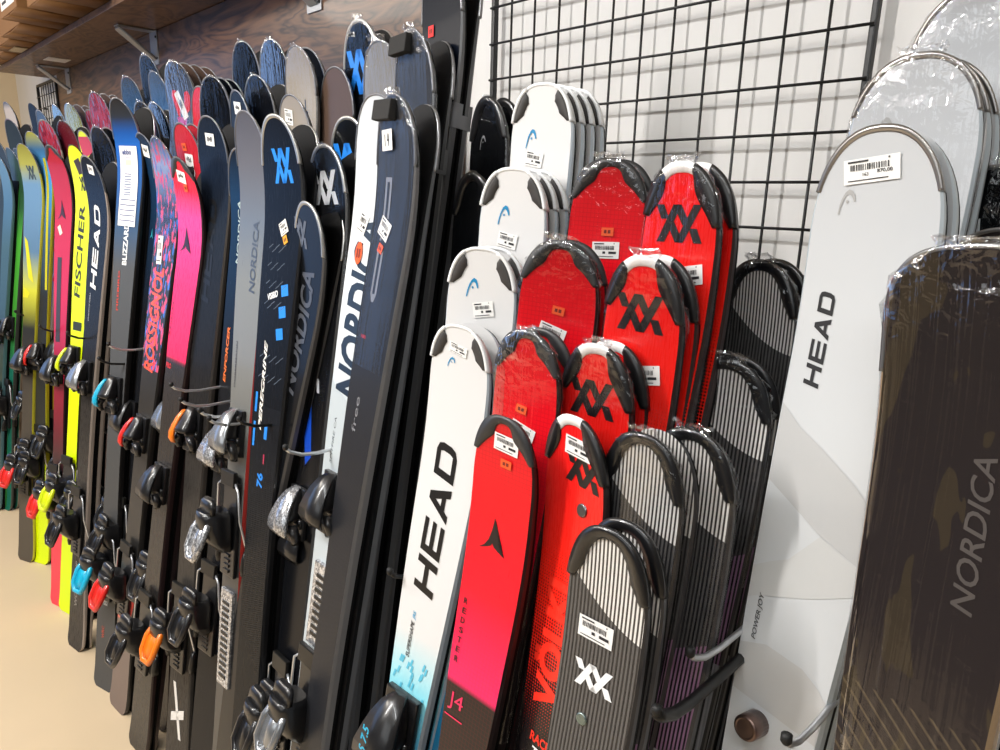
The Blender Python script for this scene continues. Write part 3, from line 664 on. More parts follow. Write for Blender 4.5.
def inst(name, me, parent, loc=(0, 0, 0), sc=1.0):
    o = bpy.data.objects.new(name, me); COL.objects.link(o); o.parent = parent; o.location = loc; o.scale = (sc, sc, sc); return o
def add_binding(root, sk, zt, cov, lev, gap=.33, sc=.80, brake=True):
    z2 = zt - gap
    t = inst('toe_piece', ME_TOE, root, (0, -sk.thick(zt) - .001, zt), sc); c = inst('cover', COVERS[cov], t)
    if cov != 'k': c['label'] = {'r': 'red', 'o': 'orange', 'c': 'cyan', 'y': 'lime yellow', 's': 'speckled silver', 'g': 'grey', 'w': 'white', 'n': 'green'}[cov] + ' toe cover'
    h = inst('heel_piece', ME_HEEL, root, (0, -sk.thick(z2) - .001, z2), sc * 1.2); l = inst('lever', LEVERS[lev], h)
    if lev != 'k': l['label'] = {'r': 'red', 'o': 'orange', 'c': 'cyan', 'y': 'lime yellow', 's': 'speckled silver', 'g': 'grey', 'w': 'white', 'n': 'green'}[lev] + ' heel lever'
    if brake: inst('brake', ME_BRAKE, h)
def add_plate(root, sk, z0, z1, w, m, name='binding_plate'):
    bm = bmesh.new(); y = -sk.thick((z0 + z1) / 2) - .0005
    box(bm, -w, w, y - .007, y + .001, z0, z1, 0, .002)
    k = z0 + .02
    while k < z1 - .02:
        box(bm, -w * .55, w * .55, y - .0085, y - .006, k, k + .007, 1); k += .014
    return link(name, bm, [m, M_BLACK], root)
# ---- one ski
def matrix(i, dy=0.0, flip=False, dx=0.0, dz=0.0, tw=0.0):
    x, y, L, W_, yaw, lean, rise, roll = PLACE[i]
    M = Matrix.Rotation(-math.radians(lean), 4, 'X') @ Matrix.Rotation(math.radians(yaw + tw), 4, 'Z') @ Matrix.Rotation(math.radians(roll), 4, 'Y')
    if flip: M = M @ Matrix.Rotation(math.pi, 4, 'Z')
    up = (M.to_3x3() @ Vector((0, 1 if not flip else -1, 0)))
    up.z = 0
    return Matrix.Translation(Vector((x + dx, y, .0005 + dz)) + up * dy) @ M
def make_ski(i, label, tops, side='#2a2a2c', group='skis in the rack', cap=None, decals=(), bind=None, film=None, waist=.68, blunt=2.2, tr=.10, th=.021, mx=None, L=None, baseM=None, rs=1.0):
    x, y, L0, W_, yaw, lean, rise, roll = PLACE[i]
    sk = Ski(L or L0, W_, rise * rs, waist, blunt, tr, th)
    root = empty('ski', mat=mx if mx is not None else matrix(i)); tag(root, label, 'ski', group)
    bm = bmesh.new(); uvl = bm.loops.layers.uv.new('UVMap'); sk.body(bm, uvl)
    mats = [tops, mat(side, .4, 0, .2) if isinstance(side, str) else side, baseM or M_BASE]
    for d in decals:
        m = d[7] if not isinstance(d[7], str) else mat(d[7], .4, 0, .2)
        if m not in mats: mats.append(m)
        decal(bm, sk, d, mats.index(m))
    link('ski_body', bm, mats, root)
    if cap: add_cap(root, sk, cap)
    if bind: add_binding(root, sk, *bind)
    if film: add_film(root, sk, film, sum(map(ord, i)), .009 if i[0] in 'VRAGM' else .003)
    return root, sk
def behind(i, n, mode, labels, tops, side='#2a2a2c', group='skis in the rack', cap=None, step=.024, film=None, baseM=None, bind=None, **k):
    """skis pressed against the back of a front ski: 'twin' = base to base, 'nest' = all facing out"""
    for j in range(n):
        fl = (mode == 'twin' and j % 2 == 0)
        mx = matrix(i, (.002 if fl else step) + j * step * 1.02, fl, (j + 1) * .002, 0)
        make_ski(i, labels[j], tops, side, group, cap, (), bind, film, mx=mx, baseM=baseM, rs=.2 if fl else 1.0, **k)
R90 = 90
# top sheets -------------------------------------------------------
T = {}
T['white_kid'] = top_mat('white_cyan_fade', [(0, '#dad9d8'), (.42, '#dad9d8'), (.50, '#8fdbe8'), (.60, '#1b8fc0'), (.8, '#0e4f80')], 'LINEAR', .35, .3)
T['red_kid'] = top_mat('red_pink_black', [(0, '#c8141c'), (.12, '#ee1020'), (.22, '#f6142c'), (.335, '#f21f62'), (.3425, '#f21f62'), (.343, '#1b1718')], 'LINEAR', .3, .5, 'weave', '#7a0a10')
T['red_dots'] = top_mat('red_dots', [(0, '#e8191c'), (.2, '#ef2416')], 'LINEAR', .28, .5, 'dots', (.13, 2.7))
T['stripe'] = top_mat('pinstripe', [(0, '#777777')], 'CONSTANT', .28, .5, 'stripes')
T['joy'] = top_mat('pearl_white', [(0, '#c2c4c6'), (.3, '#cacccd')], 'LINEAR', .3, .4)
T['darkbrown'] = top_mat('brown_black', [(0, '#262120'), (.6, '#2a2424')], 'LINEAR', .2, .6, 'camo', ('#3a3226', '#665843'))
T['white_navy'] = top_mat('white_navy', [(0, '#c9cdd0'), (.3, '#dfe4e6'), (.51, '#c6ced2'), (.8, '#c0c8cc')], 'LINEAR', .35, .3)
T['charcoal'] = top_mat('charcoal', [(0, '#3c3d40'), (.15, '#2c2e33'), (.6, '#1b1c1f')], 'LINEAR', .38, .10, 'ribs', (420, .6, .3, '#34353a'), spec=.11)
T['greywrap'] = top_mat('mid_grey', [(0, '#8d8a86'), (.5, '#77767a')], 'LINEAR', .3, .4)
T['black'] = top_mat('black', [(0, '#0f1012'), (1, '#101114')], 'LINEAR', .22, .12, spec=.11)
T['navy'] = top_mat('navy_black', [(0, '#0f1116'), (.4, '#0f131b'), (1, '#0c0d10')], 'LINEAR', .16, .12, spec=.11)
T['vblue'] = top_mat('navy_ribbed', [(0, '#121419'), (.1, '#141b27'), (.35, '#16191f'), (1, '#121314')], 'LINEAR', .26, .10, 'ribs', (240, .5, .55, '#26282d'), spec=.11)  # bluer stretch below the tip is window reflection put into the colour
T['inky'] = top_mat('inky_blue', [(0, '#0e1118'), (.4, '#0d1524'), (1, '#0b0c0f')], 'LINEAR', .36, .04, spec=.06)
T['taupe'] = top_mat('taupe', [(0, '#8f8475'), (.1, '#a39a8e'), (.5, '#8c877f')], 'LINEAR', .35, .35)
T['nordgrey'] = top_mat('brown_to_grey', [(0, '#4a423b'), (.10, '#5b5550'), (.22, '#62686e'), (.34, '#77776f'), (.5, '#767672'), (1, '#3a3a3a')], 'LINEAR', .3, .5)
T['bluegrey'] = top_mat('dark_blue', [(0, '#141a22'), (.1, '#173350'), (.3, '#18283c'), (.5, '#1a1b1e')], 'LINEAR', .25, .12, spec=.11)
T['pink'] = top_mat('red_to_pink', [(0, '#d2182a'), (.07, '#e01c3a'), (.13, '#d83a86'), (.3, '#ee2060'), (.4835, '#f2184e'), (.4845, '#2e2a29'), (1, '#252322')], 'LINEAR', .28, .5)
T['redlab'] = top_mat('deep_red', [(0, '#c02834'), (.3, '#b81a2c'), (.6, '#8a1830'), (.75, '#241c1e')], 'LINEAR', .28, .5)
T['rossi'] = top_mat('torn_pink_blue', [(0, '#3b4048'), (.06, '#8f9dc0'), (.16, '#2a3550'), (.3, '#2a2a2a'), (.7, '#262524'), (1.18, '#262524'), (1.181, '#e85a50'), (1.36, '#d8584e'), (1.361, '#6a5a54')], 'LINEAR', .3, .5, 'glitch', ('#d8486a', '#3a68b8'))
T['heart'] = top_mat('smoke_blue', [(0, '#3a3d44'), (.15, '#5a6a88'), (.4, '#2a2f3c')], 'LINEAR', .25, .5)
T['bliz'] = top_mat('black_blue_grey', [(0, '#2a2724'), (.045, '#2d3035'), (.085, '#1f4f96'), (.12, '#2560b0'), (.33, '#3f5876'), (.45, '#55575a'), (1, '#4b4b4b')], 'LINEAR', .3, .12, spec=.11)
T['headblk'] = top_mat('black_navy', [(0, '#101217'), (.12, '#141d2c'), (.25, '#1c2026'), (.6, '#201f1f'), (1, '#35322f')], 'LINEAR', .28, .12, spec=.11)  # black ski; navy stretch near the tip paints in the window's reflection
T['fischer'] = top_mat('fluorescent_yellow', [(0, '#dfe81a'), (.6, '#d8f000'), (1, '#d8f000')], 'LINEAR', .35, .3)
T['yellowblue'] = top_mat('blue_yellow', [(0, '#a8a53a'), (.06, '#3f6c96'), (.14, '#4aa0e0'), (.4, '#3c5c78'), (.62, '#2c2f33'), (1.25, '#30302c'), (1.251, '#d8f000')], 'LINEAR', .3, .5)  # blue stretch is sky reflection painted into the colour
T['yellowpale'] = top_mat('yellow_pale_blue', [(0, '#8f8c40'), (.07, '#a8a650'), (.14, '#6a90b4'), (.4, '#5a7a98'), (.55, '#c8c83a'), (.7, '#2c2c2a'), (1, '#4a443c')], 'LINEAR', .3, .5)  # pale blue stretch is a painted reflection of the sky
T['atomicred'] = top_mat('red', [(0, '#a80f1a'), (.2, '#b8142c'), (.5, '#c41a44'), (.52, '#c41a44'), (1.1, '#3a2022'), (1.25, '#3a2022'), (1.2501, '#ee3048')], 'LINEAR', .3, .5)
T['rose'] = top_mat('rose_blue', [(0, '#a82c40'), (.2, '#983850'), (.3, '#50506a')], 'LINEAR', .3, .5, 'glitch', ('#7a1a30', '#70789a'))
T['wine'] = top_mat('wine_red', [(0, '#6a1c2a'), (.5, '#801c30')], 'LINEAR', .3, .5)
T['steelblue'] = top_mat('steel_blue', [(0, '#333a42'), (.1, '#234a70'), (.3, '#1c334e'), (.7, '#1c1e22')], 'LINEAR', .28, .5)
T['lightblue'] = top_mat('light_blue', [(0, '#5a8098'), (.2, '#3a6078'), (.4, '#2c4a44'), (.8, '#1f3a34')], 'LINEAR', .3, .5)
T['green'] = top_mat('green', [(0, '#2c3a34'), (.25, '#2f5a3a'), (.4, '#4aa838'), (.8, '#3c9030'), (1, '#1c6a58')], 'LINEAR', .3, .5)
T['teal'] = top_mat('dark_teal', [(0, '#2a3032'), (.6, '#23302e'), (1, '#27584c')], 'LINEAR', .3, .12, spec=.11)
T['brown'] = top_mat('brown', [(0, '#5a463a'), (.5, '#3c322c')], 'LINEAR', .3, .5)
T['yelbrown'] = top_mat('olive_yellow', [(0, '#8a8a3a'), (.15, '#9a9a30'), (.5, '#4a4630')], 'LINEAR', .3, .5)
T['whiteblk'] = top_mat('white_black', [(0, '#3a3632'), (.03, '#b8a894'), (.2, '#b0a494'), (.5, '#2c2a28')], 'LINEAR', .3, .5)
KW, KR, KV, KG = 'white children\'s skis by the wire grid', 'red and black children\'s skis by the wire grid', 'red children\'s skis with black chevrons', 'pinstriped grey skis by the white pair'
# ---- white skis with cyan feet
def dc(*a): return a
for i, lb, du, dv, lv in (('H1', 'shortest white ski in front, big black HEAD letters and a binding', -.012, .048, (-.001, .030)),
                          ('H2', 'second white ski from the front, blue arch mark above a tilted price label', -.012, .050, (.006, .076)),
                          ('H3', 'third white ski from the front, label below the blue arch mark', -.012, .058, (-.004, .090)),
                          ('H4', 'tallest white ski against the wire grid, label low on its face', -.015, .068, (-.008, .095))):
    D = [('arch', '', du, dv, .013 if i == 'H1' else .017, .014 if i == 'H1' else .026, -4, '#1c86b8')]
    D.append(('head', '', -.004, .258 if i == 'H1' else .300, .212, .037, R90, '#131214'))
    if i == 'H1':
        D.append(('txt', 'SUPERSHAPE', -.012, .432, .052, .0065, R90, '#1a1a1c', .02, .2)); D.append(('txt', 'JRS', -.011, .397, .012, .0065, R90, '#2a9ac8', .02, .2))
        R = random.Random(4)
        for k in range(26): D.append(('rect', '', R.uniform(-.034, .034), .455 + R.uniform(0, .09), .0035, .011, -12, '#59bcd8'))
    r, sk = make_ski(i, lb, T['white_kid'], '#bcc6cf', KW, 'kid', D, None, None, .60, 2.6, .085)
    add_label(r, sk, lv[0], lv[1], .030, .019 if i != 'H1' else .013, -9 if i != 'H2' else 12)
    if i == 'H1':
        add_binding(r, sk, L_ := sk.L - .56, 'k', 'k', .30, .85)
        bm = bmesh.new(); tb = bmesh.new(); vs, fs = text_bm('JRS 7.5', .02, .2)
        q = [tb.verts.new((a * .055, b * .016, 0)) for a, b in vs]
        for f in fs:
            try: tb.faces.new([q[k] for k in f])
            except ValueError: pass
        yl = -sk.thick(L_) - .001 - .85 * .066
        lay(bm, tb, lambda a, b: (-.012 - b, yl + max(0, a) * .10, L_ - .008 + a), 0)
        o = link('lettering', bm, ACC['c'], r); o['label'] = 'small blue JRS lettering on the toe piece'
behind('H1', 1, 'nest', ['white ski tucked right behind the shortest white ski with HEAD letters'], T['white_kid'], '#bcc6cf', KW, None, .026, waist=.60, blunt=2.6, tr=.085)
behind('H2', 1, 'nest', ['white ski pressed behind the second white ski from the front'], T['white_kid'], '#bcc6cf', KW, 'kid', .026, waist=.60, blunt=2.6, tr=.085)
behind('H3', 2, 'nest', ['white ski pressed directly behind the third white ski from the front', 'white ski hindmost of the three in the third white stack'], T['white_kid'], '#bcc6cf', KW, 'kid', .024, waist=.60, blunt=2.6, tr=.085)
behind('H4', 3, 'nest', ['second ski from the front in the tallest white stack of four', 'third ski from the front in the tallest white stack of four', 'hindmost ski of the tallest white stack, nearest the wire grid'], T['white_kid'], '#bcc6cf', KW, 'kid', .021, waist=.60, blunt=2.6, tr=.085)
# ---- red and black children's skis with dark tip guards
for i, lb, lab, stk, fl in (('A1', 'front red ski with black star mark, pink J4 end and dark tip guard', (.005, .031, -4), (.006, .054), None),
                        ('A2', 'second red ski from the front with dark guard, orange sticker above its label', (.002, .119, -14), (-.002, .092), .5),
                        ('A3', 'third red ski from the front with dark guard, label hanging at a slant', (-.002, .108, -14), (.004, .08), .5),
                        ('A4', 'tallest dark-guarded red ski behind, beside the tallest white stack', (.004, .106, 4), (.004, .084), .5)):
    D = [('spike', '', -.004, .143 if i == 'A1' else .190, .040, .042, 0, '#1b1416')]
    if i == 'A1':
        for k, ch in enumerate('REDSTER'): D.append(('txt', ch, -.031, .236 + k * .0125, .0065, .0075, 0, '#2a1014', .02))
        D += [('txt', 'J4', -.020, .364, .024, .024, 0, '#e8285c', 0.0), ('rect', '', -.020, .384, .030, .0016, 0, '#e8285c')]
    r, sk = make_ski(i, lb, T['red_kid'], '#231a1b', KR, 'grey', D, None, fl, .62, 2.5, .09)
    add_label(r, sk, lab[0], lab[1], .036, .020, lab[2])
    add_sticker(r, sk, stk[0], stk[1], .016, .010, lab[2] * .5, M_ORANGE)
    if i == 'A1': add_binding(r, sk, sk.L - .56, 's', 'k', .3, .85)
for i, lb in (('A2', 'red ski pressed behind the second dark-guarded red ski'), ('A3', 'red ski pressed behind the third dark-guarded red ski'), ('A4', 'red ski hindmost beside the tallest white stack, under dark guard')):
    behind(i, 1, 'nest', [lb], T['red_kid'], '#231a1b', KR, 'grey', .026, waist=.62, blunt=2.5, tr=.09)
# ---- red skis with black chevrons
for i, lb, lg, lab, fl in (('V1', 'unwrapped front red ski with VÖLKL letters, black chevrons and RACE TIGER', (.015, .058), (.008, .034, -7), None),
                       ('V2', 'plastic-wrapped red ski with black chevrons, second from the front', (-.004, .060), None, .55),
                       ('V3', 'plastic-wrapped red ski with black chevrons, third from the front', (-.002, .060), (.012, .126, 10), .6),
                       ('V4', 'tallest plastic-wrapped red ski with black chevrons against the wire grid', (0, .063), (.018, .118, 10), .65)):
    D = [('vv', '', lg[0], lg[1], .050 if i == 'V1' else .056, .034 if i == 'V1' else .040, -8 if i == 'V1' else 0, '#1a1617')]
    if i == 'V1':
        D += [('txt', 'VÖLKL', -.010, .256, .165, .050, R90, '#f22c1a', .045), ('txt', 'RACE', -.006, .378, .034, .012, 0, '#f02a18', .03, .1), ('txt', 'TIGER', .004, .394, .042, .012, 0, '#f0eeee', .03, .1)]
    r, sk = make_ski(i, lb, T['red_dots'], '#2a1b1b', KV, 'wing', D, None, fl, .66, 2.4, .095)
    if lab: add_label(r, sk, lab[0], lab[1], .040, .021, lab[2])
    if i == 'V1':
        bm = bmesh.new(); p = sk.P(.016, .100, 0)
        rings(bm, [[(p[0] + x, p[1] - z_, p[2] + y) for x, y, z_ in sring(zz, 0, 0, a, a, 18, 2)] for zz, a in ((0, .0075), (.0015, .0075), (.0022, .006))]); o = link('round_badge', bm, M_GREYMET, r); o['label'] = 'small silver badge'
    if i != 'V1': behind(i, 1, 'nest', ['red ski pressed behind the ' + {'V1': 'unwrapped VÖLKL red ski', 'V2': 'second wrapped chevron ski', 'V3': 'third wrapped chevron ski', 'V4': 'tallest wrapped chevron ski'}[i]], T['red_dots'], '#2a1b1b', KV, 'wing', .028, waist=.66, blunt=2.4, tr=.095)
# ---- pinstriped grey skis
for i, lb, fl in (('G1', 'front pinstriped grey ski with white chevrons and a price label', None), ('G2', 'second pinstriped grey ski, left one of the two level tips', .25), ('G2b', 'right one of the two level pinstriped tips', .25),
                  ('G3', 'third pinstriped grey ski up, dark wave across its lines', .25), ('G4', 'tallest pinstriped grey ski touching the wire grid', .25)):
    D = []
    if i == 'G1': D = [('vv', '', -.002, .157, .042, .026, 0, '#ececec')]
    r, sk = make_ski(i, lb, T['stripe'], '#39383a', KG, 'black', D, None, fl, .72, 2.4, .09)
    if i == 'G1':
        add_label(r, sk, -.006, .109, .040, .022, 0)
        bm = bmesh.new(); p = sk.P(-.008, .203, 0)
        rings(bm, [[(p[0] + x, p[1] - z_, p[2] + y) for x, y, z_ in sring(zz, 0, 0, a, a, 18, 2)] for zz, a in ((0, .0065), (.0012, .0065), (.002, .005))]); link('round_badge', bm, mat('#7d8a86', .25, .7), r)
    if i != 'G2b': behind(i, 1, 'nest', ['pinstriped grey ski pressed behind the ' + {'G1': 'front pinstriped ski with white chevrons', 'G2': 'left of the two level pinstriped tips', 'G3': 'third pinstriped ski up', 'G4': 'tallest pinstriped ski'}[i]], T['stripe'], '#39383a', KG, 'black' if i != 'G2' else None, .026, waist=.72, blunt=2.4, tr=.09)
# ---- large white pair and its neighbours
D = [('arch', '', -.025, .064, .016, .023, 0, '#a9a8a6'), ('head', '', -.031, .193, .094, .0160, R90, '#17171a'),
     ('poly', '', 0, 0, 0, 0, 0, '#bbbbba', [[(-.07, .258), (-.005, .296), (.06, .340), (.06, .395), (.010, .378), (-.07, .33)]]),
     ('poly', '', 0, 0, 0, 0, 0, '#c6c6c4', [[(.06, .3955), (.010, .3785), (-.016, .412), (-.055, .432), (-.055, .466), (.0, .446), (.06, .422)]]),
     ('poly', '', 0, 0, 0, 0, 0, '#c0bfbd', [[(-.055, .515), (-.02, .505), (.02, .51), (.055, .53), (.055, .575), (-.055, .565)]]),
     ('txt', 'POWER JOY', -.0345, .481, .050, .0064, R90, '#3a3a3c', .015, .2)]
r, sk = make_ski('R2', 'large white front ski with HEAD letters, POWER JOY and a round knob', T['joy'], '#b8c2c8', 'large white skis', 'metal', D, None, None, .70, 2.3, .10)
add_label(r, sk, -.0055, .037, .050, .0215, 6, True, [('163', -.10, -.16, .10, .13), ('870,00', .24, -.10, .27, .16)])
bm = bmesh.new(); p = sk.P(-.013, .587, 0)
ks = [(0, .013), (.021, .013), (.0228, .0118), (.0231, .0098), (.0226, .009)]
rings(bm, [[(p[0] + x * (1 + .03 * (k % 2)), p[1] - zz, p[2] + y) for k, (x, y, _) in enumerate(sring(0, 0, 0, a, a, 48, 2))] for zz, a in ks]); o = link('knob', bm, mat('#7b6760', .3, .9), r); o['label'] = 'round knurled metal knob'
behind('R2', 1, 'nest', ['large white ski pressed flat behind the POWER JOY ski'], T['joy'], '#b8c2c8', 'large white skis', None, .020, waist=.70, blunt=2.3)
r, sk = make_ski('R2b', 'large white ski in crinkled wrap, second up behind the POWER JOY ski', T['joy'], '#b8c2c8', 'large white skis', 'metal', (('arch', '', -.026, .069, .017, .025, 0, '#a9a8a6'), ('head', '', -.0305, .206, .100, .0165, R90, '#17171a')), None, .5, .70, 2.3, .10)
behind('R2b', 2, 'nest', ['first of two large white skis pressed behind the wrapped white one', 'last of two large white skis pressed behind the wrapped white one'], T['joy'], '#b8c2c8', 'large white skis', 'metal', .022, waist=.70)
r, sk = make_ski('R2c', 'largest white ski at the top right corner, wrapped, its tip out of frame', T['joy'], '#b8c2c8', 'large white skis', 'metal', (), None, .5, .70, 2.3, .10)
r, sk = make_ski('R1', 'dark brown wrapped ski with NORDICA letters at the right edge', T['darkbrown'], '#9a8163', 'dark wrapped skis at the right edge', 'thin', (('txt', 'NORDICA', .024, .213, .120, .016, R90, '#4d4743', .01, .25),), None, .9, .68, 3.0, .075)
behind('R1', 1, 'twin', ['dark ski base to base behind the brown NORDICA ski'], T['darkbrown'], '#9a8163', 'dark wrapped skis at the right edge', None)
r, sk = make_ski('R1b', 'dark ski with tan sidewall, behind the brown NORDICA ski at the right edge', T['darkbrown'], '#9a8163', 'dark wrapped skis at the right edge', 'thin', (), None, None)
behind('R1b', 1, 'twin', ['dark ski base to base at the back of the tan-edged pair, right edge'], T['darkbrown'], '#9a8163', 'dark wrapped skis at the right edge', None)
make_ski('R1c', 'black wrapped ski tip standing above the brown ski at the right edge', T['black'], '#1c1c1e', 'dark wrapped skis at the right edge', 'thin', (), None, .4)
make_ski('K1', 'black wrapped ski with grey arch mark left of the tallest white stack', T['black'], '#1c1c1e', 'black skis by the tall white stack', 'black', (('arch', '', -.012, .065, .016, .022, 0, '#8a8a8c'),), None, .4)
behind('K1', 1, 'nest', ['black ski behind the one with the grey arch mark'], T['black'], '#1c1c1e', 'black skis by the tall white stack', 'black', .03)
make_ski('K2', 'short black wrapped ski left of the third white ski', T['black'], '#1c1c1e', 'black skis by the tall white stack', 'black', (), None, .4)
# ---- wide freeride skis in the middle
GM = 'wide skis in the middle'
r, sk = make_ski('M1a', 'pale grey and white ski with navy NORDICA letters and SPITFIRE line', T['white_navy'], '#77787a', GM, 'thin',
   (('txt', 'NORDICA', -.004, .355, .315, .075, R90, '#16283a', .035, .25), ('txt', 'SPITFIRE CA', -.028, .592, .085, .0065, R90, '#3a444c', .01, .2),
    ('poly', '', 0, 0, 0, 0, 0, '#b9c2c6', [[(-.06, .486), (.06, .545), (.06, 1.0), (-.06, 1.0)]])), (.98, 'k', 'g', .40), None, .74, 2.3, .11, .023)
add_plate(r, sk, .70, .86, .028, M_SPECK); add_sticker(r, sk, -.026, .256, .020, .040, 0, M_ORANGE, True); add_label(r, sk, -.026, .205, .026, .034, -20)
r, sk = make_ski('M1b', 'charcoal wrapped ski with foam block and handwritten tag, front of the middle row', T['charcoal'], '#6c6a69', GM, 'thin',
   (('poly', '', 0, 0, 0, 0, 0, '#808186', [[(-.028, .30), (-.022, .306), (-.022, .235), (-.028, .229)], [(-.014, .306), (-.008, .300), (-.008, .229), (-.014, .235)], [(-.028, .30), (-.022, .306), (-.014, .306), (-.008, .300), (-.014, .313), (-.022, .313)],
     [(-.028, .215), (-.022, .215), (-.008, .190), (-.014, .190)], [(-.026, .180), (-.020, .180), (-.020, .125), (-.026, .125)], [(-.012, .180), (-.006, .180), (-.006, .125), (-.012, .125)], [(-.026, .125), (-.006, .125), (-.006, .118), (-.026, .118)]]),
    ('txt', '100', -.028, .372, .016, .006, 0, '#c0303a', .02), ('txt', 'free', -.012, .50, .060, .014, R90, '#7d7e82', 0)), None, .42, .64, 2.3, .11, .023)
add_label(r, sk, -.014, .196, .036, .030, -24); add_sticker(r, sk, -.018, .227, .016, .014, -20, M_ORANGE)
def foam_block(r, sk, u, v):
    bm = bmesh.new(); p = sk.P(u, v, 0); box(bm, p[0] - .034, p[0] + .022, p[1] - .014, p[1] - .001, p[2] - .014, p[2] + .016, 0, .002); o = link('foam_spacer', bm, M_FOAM, r); o['label'] = 'dark grey foam spacer taped to the tip'
foam_block(r, sk, -.012, .024)
bm = bmesh.new(); poly_bm(bm, place_polys([rectp(-.5, .5, -.5, .5)], -.016, .066, .032, .030, 4), lambda a, b: sk.P(a, b, .006), 0, .01)
poly_bm(bm, place_polys([rectp(-.22, -.16, -.3, .28), rectp(.02, .22, -.06, .02), rectp(.12, .18, -.3, .3), [(.02, -.02), (.10, .3), (.14, .3), (.06, -.02)]], -.016, .066, .032, .030, 4), lambda a, b: sk.P(a, b, .0066), 1, .01)
link('handwritten_tag', bm, [M_PAPER, M_INK], r)
behind('M1b', 1, 'twin', ['charcoal ski base to base behind the one with the handwritten tag'], T['charcoal'], '#5d5e60', GM, 'thin', waist=.76, blunt=2.3, tr=.11, th=.023, baseM=mat('#0a0a0c', .6, 0, 0, .2))
make_ski('M2a', 'mid grey wrapped ski left of the upper foam block', T['greywrap'], '#5d5e60', GM, 'thin', (), None, .9, .76, 2.3, .11, .023)
r, sk = make_ski('M2b', 'tall charcoal wrapped ski with foam block at its very tip', T['charcoal'], '#5d5e60', GM, 'thin', (), None, .42, .66, 2.3, .11, .023); foam_block(r, sk, -.016, .022)
def strap(r, sk, v, label):
    bm = bmesh.new(); h = sk.hw(sk.L - v) + .002
    y0 = sk.P(0, v, .001)[1]; z = sk.L - v
    rings(bm, [[(x, y, zz) for x, y in ((-h, y0 - .001), (h, y0 - .001), (h, sk.thick(z) + .006), (-h, sk.thick(z) + .006))] for zz in (z - .02, z + .02)], 0, False); o = link('strap', bm, mat('#77787c', .5), r); o['label'] = label
behind('M2b', 1, 'twin', ['tall charcoal ski base to base behind the upper foam block ski'], T['charcoal'], '#5d5e60', GM, 'thin', waist=.76, blunt=2.3, tr=.11, th=.023, baseM=mat('#0a0a0c', .6, 0, 0, .2)); strap(r, sk, .20, 'grey strap around the pair')
r, sk = make_ski('M3', 'tallest dark blue ski with red sticker beside the wire grid', T['inky'], '#5d5e60', GM, 'thin', (), None, None, .76, 2.3, .11, .023)
add_sticker(r, sk, -.030, .115, .018, .018, 0, M_RED); strap(r, sk, .26, 'grey strap around the pair')
behind('M3', 1, 'twin', ['tallest dark ski base to base behind the red-stickered one'], T['navy'], '#4c4d50', GM, 'thin', waist=.76, blunt=2.3, tr=.11, th=.023)
VL = '#1f86e8'
make_ski('M4', 'wrapped navy ski with large blue chevrons against the oak panel', T['navy'], '#55565a', GM, 'alu', (('vv', '', 0, .095, .085, .085, 0, VL),), None, .6, .74, 2.3, .11)
behind('M4', 1, 'twin', ['navy ski base to base behind the wrapped blue chevron ski'], T['navy'], '#55565a', GM, 'alu', waist=.74)
make_ski('N1', 'black wrapped ski with silver chevrons and crinkled tip', T['black'], '#4a4a4a', GM, 'alu', (('vv', '', -.004, .075, .080, .060, 0, '#c4c5c8'), ('vv', '', .0, .42, .05, .07, 0, '#b8bac0'), ('poly', '', 0, 0, 0, 0, 0, '#0b4ac0', [[(-.03, .46), (.0, .46), (.02, .58), (.0, .60)]])), (.91, 's', 'k', .41), .7, .74, 2.3, .11)
behind('N1', 1, 'twin', ['black ski base to base behind the silver chevron ski'], T['black'], '#4a4a4a', GM, 'alu', waist=.74)
make_ski('N0', 'lower black ski with dark NORDICA letters, beside the blue chevron ski', T['black'], '#4f4d4c', GM, 'alu', (('vv', '', -.03, .06, .05, .05, 0, '#55575c'), ('txt', 'NORDICA', .010, .24, .24, .05, R90, '#44464c', .03, .2), ('poly', '', 0, 0, 0, 0, 0, '#0b4ac0', [[(.0, .50), (.025, .50), (.035, .62), (.015, .63)]])), None, None, .70, 2.3, .11)
behind('N0', 1, 'twin', ['dark ski base to base behind the lower black NORDICA ski'], T['navy'], '#4f4d4c', GM, 'alu', waist=.74)
make_ski('N2', 'black ski with bright blue chevrons between silver chevron and pale skis', T['black'], '#4a4a4a', GM, 'alu', (('vv', '', .0, .088, .085, .085, 0, VL), ('poly', '', 0, 0, 0, 0, 0, '#0b4ac0', [[(.0, .50), (.03, .50), (.04, .60), (.015, .62)]])), (.84, 'k', 'k', .36), None, .74, 2.3, .11)
make_ski('N4', 'black ski with blue foot marks glimpsed between the silver chevron and pale grey skis', T['black'], '#4a4a4a', GM, 'alu', (('poly', '', 0, 0, 0, 0, 0, '#0b4ac0', [[(-.02, .45), (.02, .45), (.03, .58), (.0, .60)]]),), None, None, .72)
behind('N4', 1, 'twin', ['black ski base to base at the back, between silver chevron and pale grey skis'], T['black'], '#4a4a4a', GM, 'alu', waist=.72)
make_ski('N3', 'plain brown ski standing behind the black blue-chevron ski', T['brown'], '#6a5a4c', GM, 'thin', (), None, None, .74)
